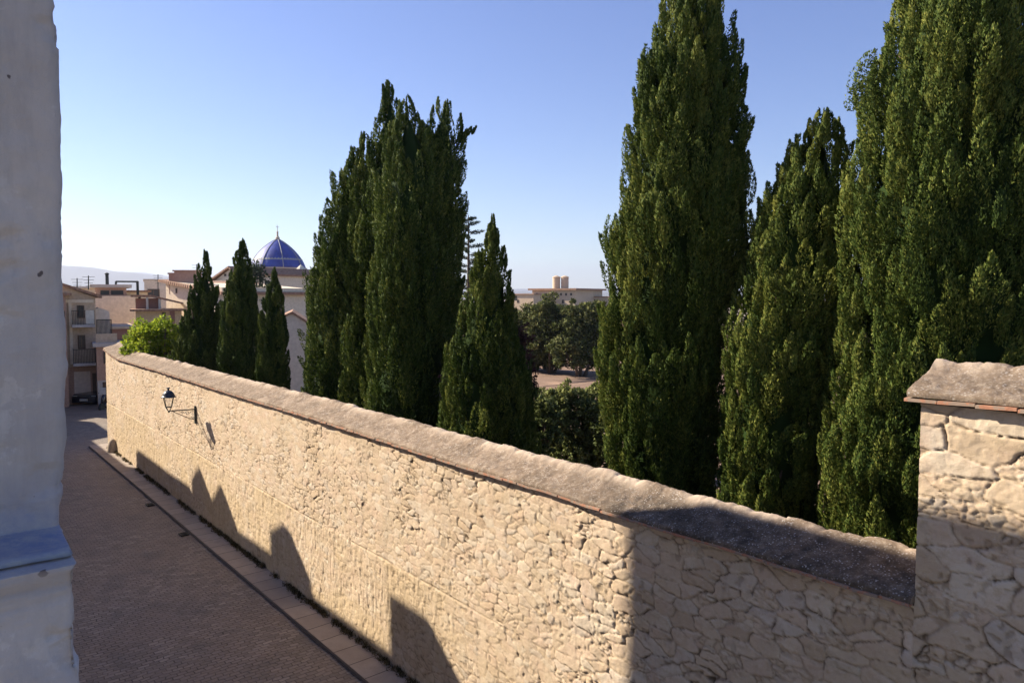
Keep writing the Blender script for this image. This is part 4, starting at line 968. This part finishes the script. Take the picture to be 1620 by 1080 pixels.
h.window(256, 494, 262, 503); h.panel('door', 268, 492, 276, 520, M['brickred'], .04); h.panel('string_course', 226, 489, 268, 491.5, M['creamwall'], .1, .12)

# cream blocks with lean-to roof and chimneys
h = House('cream_block', 'grey ended cream block with a dark window and flat top', 'house', 229, 266, 443, 92, 12, M['greywall'], 0.46)
h.window(234, 457, 253, 470); h.slab('roof', h.z, .1, .12, M['conc'])
h = House('cream_house', 'long cream house with sloping roof and pink chimneys', 'house', 263, 352, 455, 56, 8, M['creamwall'], -.55)
h.roof(at(262, 441, 56)[2], at(345, 462, 56)[2], .4, M['tileroof'], .2); h.gable(at(266, 444, 56)[2], -h.w / 2 + .2, at(263, 443, 56)[2], h.z)
h.window(279, 456, 281, 464)
for px, py0, w_, lb in ((281, 434, .5, 0), (298, 430, .8, 0), (288, 438, .4, 0)):
    q = at(px, 445, 58); zt = at(px, py0, 58)[2]; m = MB(); m.box((q[0], q[1], (q[2] - 1 + zt) / 2), (w_, w_ * .8, (zt - q[2] + 1) / 2)); m.box((q[0], q[1], zt + .06), (w_ * 1.12, w_ * .92, .06)); m.build('chimney', M['pinkwall'], h.o)
h = House('gable_house', 'cream gable ended house between the slim cypresses', 'house', 334, 372, 446, 80, 12, M['creamwall'], -.55)
pk = at(366, 425, 80)[2]; h.gable(pk, h.lx(366), h.z - .2, at(372, 430, 80)[2]); h.roof(h.z + .1, at(372, 432, 80)[2], .3, M['tileroof'], .2, pk + .25, h.lx(366)); h.window(356, 433, 359, 437); h.window(345, 458, 349, 466)

# grey gabled house behind the smallest cypress
h = House('grey_gable_house', 'plain grey gable wall between the slim cypresses and the dense group', 'house', 404, 500, 521, 40, 8, M['whitewall'], 0.28)
pk = at(462, 496, 40)[2]; h.gable(pk, h.lx(462)); h.roof(h.z + .05, h.z + .05, .12, M['tileroof'], .1, pk + .12, h.lx(462))

# church with blue dome
mt, nt, b = nodes('blue_glazed_tile'); co = objco(nt)
c = ramp(nt, noise(nt, .5, 4, .6, co), [(.35, (.012, .028, .20)), (.65, (.028, .06, .34))])
L(nt, c, b.inputs['Base Color']); b.inputs['Roughness'].default_value = .55
sc = nd(nt, 'ShaderNodeTexVoronoi', Scale=5.0); L(nt, co, sc.inputs['Vector']); bump(nt, b, sc.outputs['Distance'], .3, .05)
M['bluetile'] = mt
dd = 170.0
ch = empty('domed_church', at(440, 470, dd) * np.array([1, 1, 0]), 'stone church with a big blue tiled dome behind the slim cypresses', 'church')
cx = at(440, 424, dd + 6)
cx[1] = dd + 6
Rd = (at(482, 424, dd)[0] - at(398, 424, dd)[0]) / 2 * 1.05; Hd = at(440, 378, dd + 6)[2] - cx[2]; cx[1] = dd + 6 - Rd
m = MB()
dome_r = lambda f: Rd * .5 * ((1 - f ** 1.95) + (1 - f) ** .58)
prof = [(dome_r(f), Hd * f) for f in np.linspace(0, .985, 22)]
m.lathe((cx[0], cx[1] + Rd, cx[2]), prof, 48); dm = m.build('dome', M['bluetile'], ch, True)
M['rib'] = mottled('pale_rib', (.26, .27, .26), (.36, .36, .33), 1, 6, .7, 0)
for k in range(8):
    t0 = k * math.pi / 4 + .489; m = MB()
    pts = [(cx[0] + (r + .05) * math.cos(t0), cx[1] + Rd + (r + .05) * math.sin(t0), cx[2] + z) for r, z in prof]
    m.tube(pts, .09, 6); m.build('rib', M['rib'], dm)
m = MB(); tz = .26
for k in range(48):     # pale zigzag band of tiles round the dome
    def dp(q, up_):
        r = dome_r(tz + up_) + .05; t = 2 * math.pi * q / 48; return (cx[0] + r * math.cos(t), cx[1] + Rd + r * math.sin(t), cx[2] + Hd * (tz + up_))
    m.add([dp(k, 0), dp(k + 1, 0), dp(k + 1, .025), dp(k + .5, .075), dp(k, .025)], [(0, 1, 2, 3, 4)])
m.build('tile_band', M['rib'], dm)
m = MB(); ft = (cx[0], cx[1] + Rd, cx[2] + Hd * .98); m.lathe(ft, [(.55, 0), (.5, .5), (.25, .7), (.2, 1.6), (.32, 1.75), (.08, 1.95), (.06, 2.9), (.02, 3.6)], 10)
m.bar((ft[0] - .35, ft[1], ft[2] + 3.0), (ft[0] + .35, ft[1], ft[2] + 3.0), .1); m.build('finial', M['stonework'], dm)
m = MB(); m.lathe((cx[0], cx[1] + Rd, 0), [(Rd * .99, 0), (Rd * .99, cx[2] - .5), (Rd * 1.05, cx[2] - .45), (Rd * 1.05, cx[2] - .003)], 8, rot=.18); m.build('drum', M['stonework'], ch)
for (x0, x1, py, dq, dep, mt_) in ((446, 492, 444, 150, 14, M['stonework']), (396, 470, 452, 158, 30, M['stonework'])):
    a_, b_ = at(x0, py, dq), at(x1, py, dq); pk = at(x0, py - 5, dq)[2]
    m = MB(); m.prism([(a_[0], dq, -.6), (b_[0], dq, -.6), (b_[0], dq, b_[2]), (a_[0], dq, a_[2])], (0, dep, 0)); m.build('nave', mt_, ch)
    m = MB(); xm = a_[0] * .35 + b_[0] * .65
    m.prism([(a_[0] - .4, dq - .4, a_[2]), (b_[0] + .4, dq - .4, b_[2]), (b_[0] + .4, dq - .4, b_[2] + .15), (xm, dq - .4, pk + .3), (a_[0] - .4, dq - .4, a_[2] + .15)], (0, dep + .8, 0)); m.build('roof', M['tileroof'], ch)
m = MB(); q = at(474, 432, 150); m.box((q[0], 151, q[2] - .5), (.9, .9, 1.3)); m.lathe((q[0], 151, q[2] + .8), [(1.0, 0), (.6, .5), (.1, .9)], 8); m.build('pinnacle', M['whitewall'], ch)
q = at(453, 445, 149); m = MB(); m.box((q[0], 149.2, q[2]), (1.1, .5, .9)); m.build('dormer', M['whitewall'], ch)

# tan building with twin round towers
dt = 205.0
h = House('tan_building', 'long tan building with two round roof towers beyond the garden trees', 'building', 842, 909, 459, dt, 18, M['tanwall'], -.55)
h.slab('roof', h.z, .9, .5, M['tileroof'])
for px in (848, 871, 879, 886, 894, 902): h.window(px, 463.5, px + 3, 467.5)
for px in (862, 889, 903): h.window(px, 474, px + 3.5, 480)
for px0, px1 in ((874.5, 886.5), (888, 900)):
    a_, b_ = at(px0, 455, dt + 5), at(px1, 455, dt + 5); r = (b_[0] - a_[0]) / 2; zt = at(px0, 440, dt + 5)[2]
    m = MB(); m.lathe(((a_[0] + b_[0]) / 2, dt + 5 + r, h.z + .4), [(r, 0), (r, zt - h.z - .4), (r * 1.06, zt - h.z - .3), (r * 1.06, zt - h.z), (.3, zt - h.z + .35)], 20); m.build('tower', M['tanwall'], h.o)
for nm, lb, px0, px1, py, dq in (('tan_wing', 'low tan wing left of the twin towered building', 806, 844, 466, 198), ('tan_wing', 'low tan wing right of the twin towered building', 909, 975, 470, 212)):
    w_ = House(nm, lb, 'building', px0, px1, py, dq, 14, M['tanwall'], -.55); w_.slab('roof', w_.z, .3, .25, M['tileroof']); 
    w_.window(px0 + 12, py + 8, px0 + 15, py + 13)
    if px0 < 850: w_.panel('shutter', 808, 468, 818, 475, M['iron'], .05)
    else:
        q = at(943, py, dq + 4); m = MB(); m.box((q[0], dq + 4, q[2] + .6), (.9, .9, 1.2)); m.box((q[0], dq + 4, q[2] + 1.9), (1.1, 1.1, .12)); m.build('chimney', M['creamwall'], w_.o)

# low garden wall under the dark trees
a_, b_ = at(800, 588, 66), at(960, 588, 66)
m = MB(); zt = at(900, 571, 66)[2]; m.prism([(a_[0], 66, .4), (b_[0], 66, .4), (b_[0], 66, zt), (a_[0], 66, zt)], (0, .4, 0))
tag(m.build('garden_wall', M['ochre']), 'low ochre wall glimpsed under the dark spreading trees', 'wall')

# roof aerials
for px, py0, py1, d in ((311, 418, 436, 76), (140, 436, 446, 60), (250, 434, 446, 71), (122, 440, 456, 62)):
    t = at(px, py0, d); bt = at(px, py1 + 12, d); m = MB(); m.bar(bt, t, .06)
    for k in range(4): m.bar(t + np.array([-.5 + .08 * k, 0, -.1 - .25 * k]), t + np.array([.5 - .08 * k, 0, -.1 - .25 * k]), .03)
    tag(m.build('roof_aerial', M['iron']), {311: 'thin aerial mast beside the pink chimneys', 140: 'short aerial on the pale flat roofed block', 250: 'thin aerial on the grey ended cream block', 122: 'aerial at the far left above the balconied house'}[px], 'aerial', 'roof aerials in the town')

# dark car parked at the end of the lane
mc, nt, b = nodes('car_paint'); b.inputs['Base Color'].default_value = (.012, .014, .02, 1); b.inputs['Roughness'].default_value = .25; b.inputs['Coat Weight'].default_value = .6
q = on_z(133, 643, .4); car = empty('parked_car', (q[0], q[1], .38), 'dark car parked facing us at the far end of the lane', 'car')
def sec(y, z0, z1, w0, w1): return [(-w0, y, z0), (w0, y, z0), (w1, y, z1), (-w1, y, z1)]
def loft(secs, mat, name, par, sm=False, bv=.03):
    m = MB(); vs = [(q[0] + x, q[1] + y, .38 + z) for s_ in secs for (x, y, z) in s_]; n = len(secs); fs = [(3, 2, 1, 0), tuple(4 * (n - 1) + i for i in range(4))]
    for i in range(n - 1):
        for k in range(4): fs.append((4 * i + k, 4 * i + (k + 1) % 4, 4 * i + 4 + (k + 1) % 4, 4 * i + 4 + k))
    return m.add(vs, fs).build(name, mat, par, sm, bv)
loft([sec(0, .25, .62, .74, .70), sec(.25, .2, .74, .85, .78), sec(1.1, .2, .88, .86, .80), sec(3.2, .2, .92, .86, .80), sec(3.9, .25, .85, .80, .74)], mc, 'body', car)
loft([sec(1.0, .86, .9, .76, .74), sec(1.55, .86, 1.36, .76, .60), sec(2.9, .86, 1.40, .76, .60), sec(3.6, .86, .92, .74, .70)], M['glass'], 'cabin_glass', car)
loft([sec(1.6, 1.37, 1.42, .60, .54), sec(2.85, 1.40, 1.45, .60, .54)], mc, 'roof', car, False, .01)
for sx in (-1, 1):
    m = MB(); m.box((q[0] + sx * .56, q[1] + .10, .38 + .60), (.13, .06, .07)); m.build('headlight', M['whitewall'], car)
    for y in (.75, 3.1):
        m = MB(); pts = [(q[0] + sx * .70, q[1] + y, .38 + .31), (q[0] + sx * .88, q[1] + y, .38 + .31)]; m.tube(pts, .31, 18); m.build('wheel', M['iron'], car)
m = MB(); m.box((q[0], q[1] - .02, .38 + .42), (.24, .012, .055)); m.build('number_plate', M['whitewall'], car)

# motor scooter by the wall end
q = on_z(161, 650, .4); scn = empty('motor_scooter', (q[0], q[1], .38), 'dark motor scooter with a pale windshield near the wall end', 'scooter')
for y in (0, 1.25):
    m = MB(); m.tube([(q[0] - .06, q[1] + y, .62), (q[0] + .06, q[1] + y, .62)], .24, 16); m.build('wheel', M['iron'], scn)
m = MB(); m.tube([(q[0], q[1] + .02, .62), (q[0], q[1] + .2, 1.1), (q[0], q[1] + .3, 1.45)], [.05, .12, .06], 8); m.tube([(q[0], q[1] + .25, .7), (q[0], q[1] + .7, .62), (q[0], q[1] + 1.0, .95), (q[0], q[1] + 1.5, 1.05)], [.14, .12, .2, .12], 8); m.bar((q[0] - .33, q[1] + .3, 1.42), (q[0] + .33, q[1] + .3, 1.42), .035); m.build('body', mc, scn, True)
m = MB(); m.box((q[0], q[1] + 1.0, 1.17), (.14, .35, .05)); m.build('saddle', M['wood'], scn, False, .02)
m = MB(); m.prism([(q[0] - .2, q[1] + .12, 1.35), (q[0] + .2, q[1] + .12, 1.35), (q[0] + .15, q[1] + .22, 1.75), (q[0] - .15, q[1] + .22, 1.75)], (0, .012, 0)); m.build('windshield', M['whitewall'], scn)

# ------------------------------------------------------------------ mountains
def ridge(name, d, pts, depth, seed, amp):
    xs_ = np.linspace(-7000, 7000, 260); k = np.array([at(px, py, d)[0] for px, py in pts]); kz = np.array([at(px, py, d)[2] for px, py in pts])
    hz = np.interp(xs_, k, kz); ny = 24; t = np.linspace(-1, 1, ny)
    Xg, Tg = np.meshgrid(xs_, t, indexing='ij'); prof_ = np.clip(1 - np.abs(Tg), 0, 1) ** .9
    Z = -5 + (hz[:, None] + 5) * prof_ * (1 + amp * (fbm(Xg / 420, Tg * 3, seed, 5) - .5)) 
    V = np.stack([Xg, d + Tg * depth, Z], -1).reshape(-1, 3)
    tag(link(name, grid_mesh(name, V, len(xs_), ny), M['hill'], None, True), kind='structure')
M['hill'] = mottled('hillside', (.05, .055, .04), (.10, .095, .07), .004, .05, .95, 0)
ridge('hills', 6000, [(-600, 440), (60, 420), (110, 419), (140, 422), (175, 428), (200, 429), (240, 434), (275, 438), (330, 446), (500, 455), (900, 462), (1700, 462)], 1500, 3, .12)
ridge('far_hills', 9000, [(-800, 430), (60, 424), (150, 428), (220, 430), (300, 440), (420, 448), (700, 456), (1700, 458)], 1500, 9, .10)

# ------------------------------------------------------------------ air
mh = bpy.data.materials.new('haze'); mh.use_nodes = True; nt = mh.node_tree; nt.nodes.remove(nt.nodes['Principled BSDF'])
pv_ = nt.nodes.new('ShaderNodeVolumePrincipled'); pv_.inputs['Color'].default_value = (.62, .69, .86, 1); pv_.inputs['Density'].default_value = 1.5e-4; pv_.inputs['Anisotropy'].default_value = .25
L(nt, pv_.outputs[0], nt.nodes['Material Output'].inputs['Volume'])
hz_ = MB(); hz_.box((0, 5600, 205), (8200, 5950, 207)); ho = hz_.build('haze', mh); tag(ho, kind='stuff')
ho.display_type = 'WIRE'

# ------------------------------------------------------------------ light and camera
w = bpy.data.worlds.new('World'); scene.world = w; w.use_nodes = True; nt = w.node_tree
sky = nt.nodes.new('ShaderNodeTexSky'); sky.sky_type = 'NISHITA'; sky.sun_disc = False
sky.sun_elevation = SEL; sky.sun_rotation = math.atan2(SAZ[0], SAZ[1]); sky.altitude = 300; sky.air_density = 1.0; sky.dust_density = .25; sky.ozone_density = 3.0
hs_ = nd(nt, 'ShaderNodeHueSaturation', Saturation=1.14, Hue=.518); L(nt, sky.outputs[0], hs_.inputs['Color']); bg = nt.nodes['Background']; L(nt, hs_.outputs[0], bg.inputs['Color']); bg.inputs['Strength'].default_value = .068
sd = bpy.data.lights.new('sun', 'SUN'); sd.energy = 5.0; sd.angle = math.radians(.5); sd.color = (1.0, .885, .73)
so = bpy.data.objects.new('sun', sd); COL.objects.link(so)
sv = Vector((SAZ[0] * math.cos(SEL), SAZ[1] * math.cos(SEL), math.sin(SEL))); so.rotation_euler = sv.to_track_quat('Z', 'Y').to_euler(); so.location = (-30, 10, 40)
cd = bpy.data.cameras.new('camera'); cam = bpy.data.objects.new('camera', cd); COL.objects.link(cam); scene.camera = cam
cd.sensor_width = 36; cd.lens = F / 1620 * 36; cd.clip_end = 30000; cd.clip_start = .05
cam.location = (0, 0, CAMZ); cam.rotation_euler = (math.pi / 2 - TH, 0, 0)
vs_ = scene.view_settings; vs_.view_transform = 'Standard'; vs_.look = 'None'; vs_.gamma = 1; vs_.exposure = 1.36
scene.cycles.max_bounces = 6; scene.cycles.volume_bounces = 0; scene.cycles.transparent_max_bounces = 6
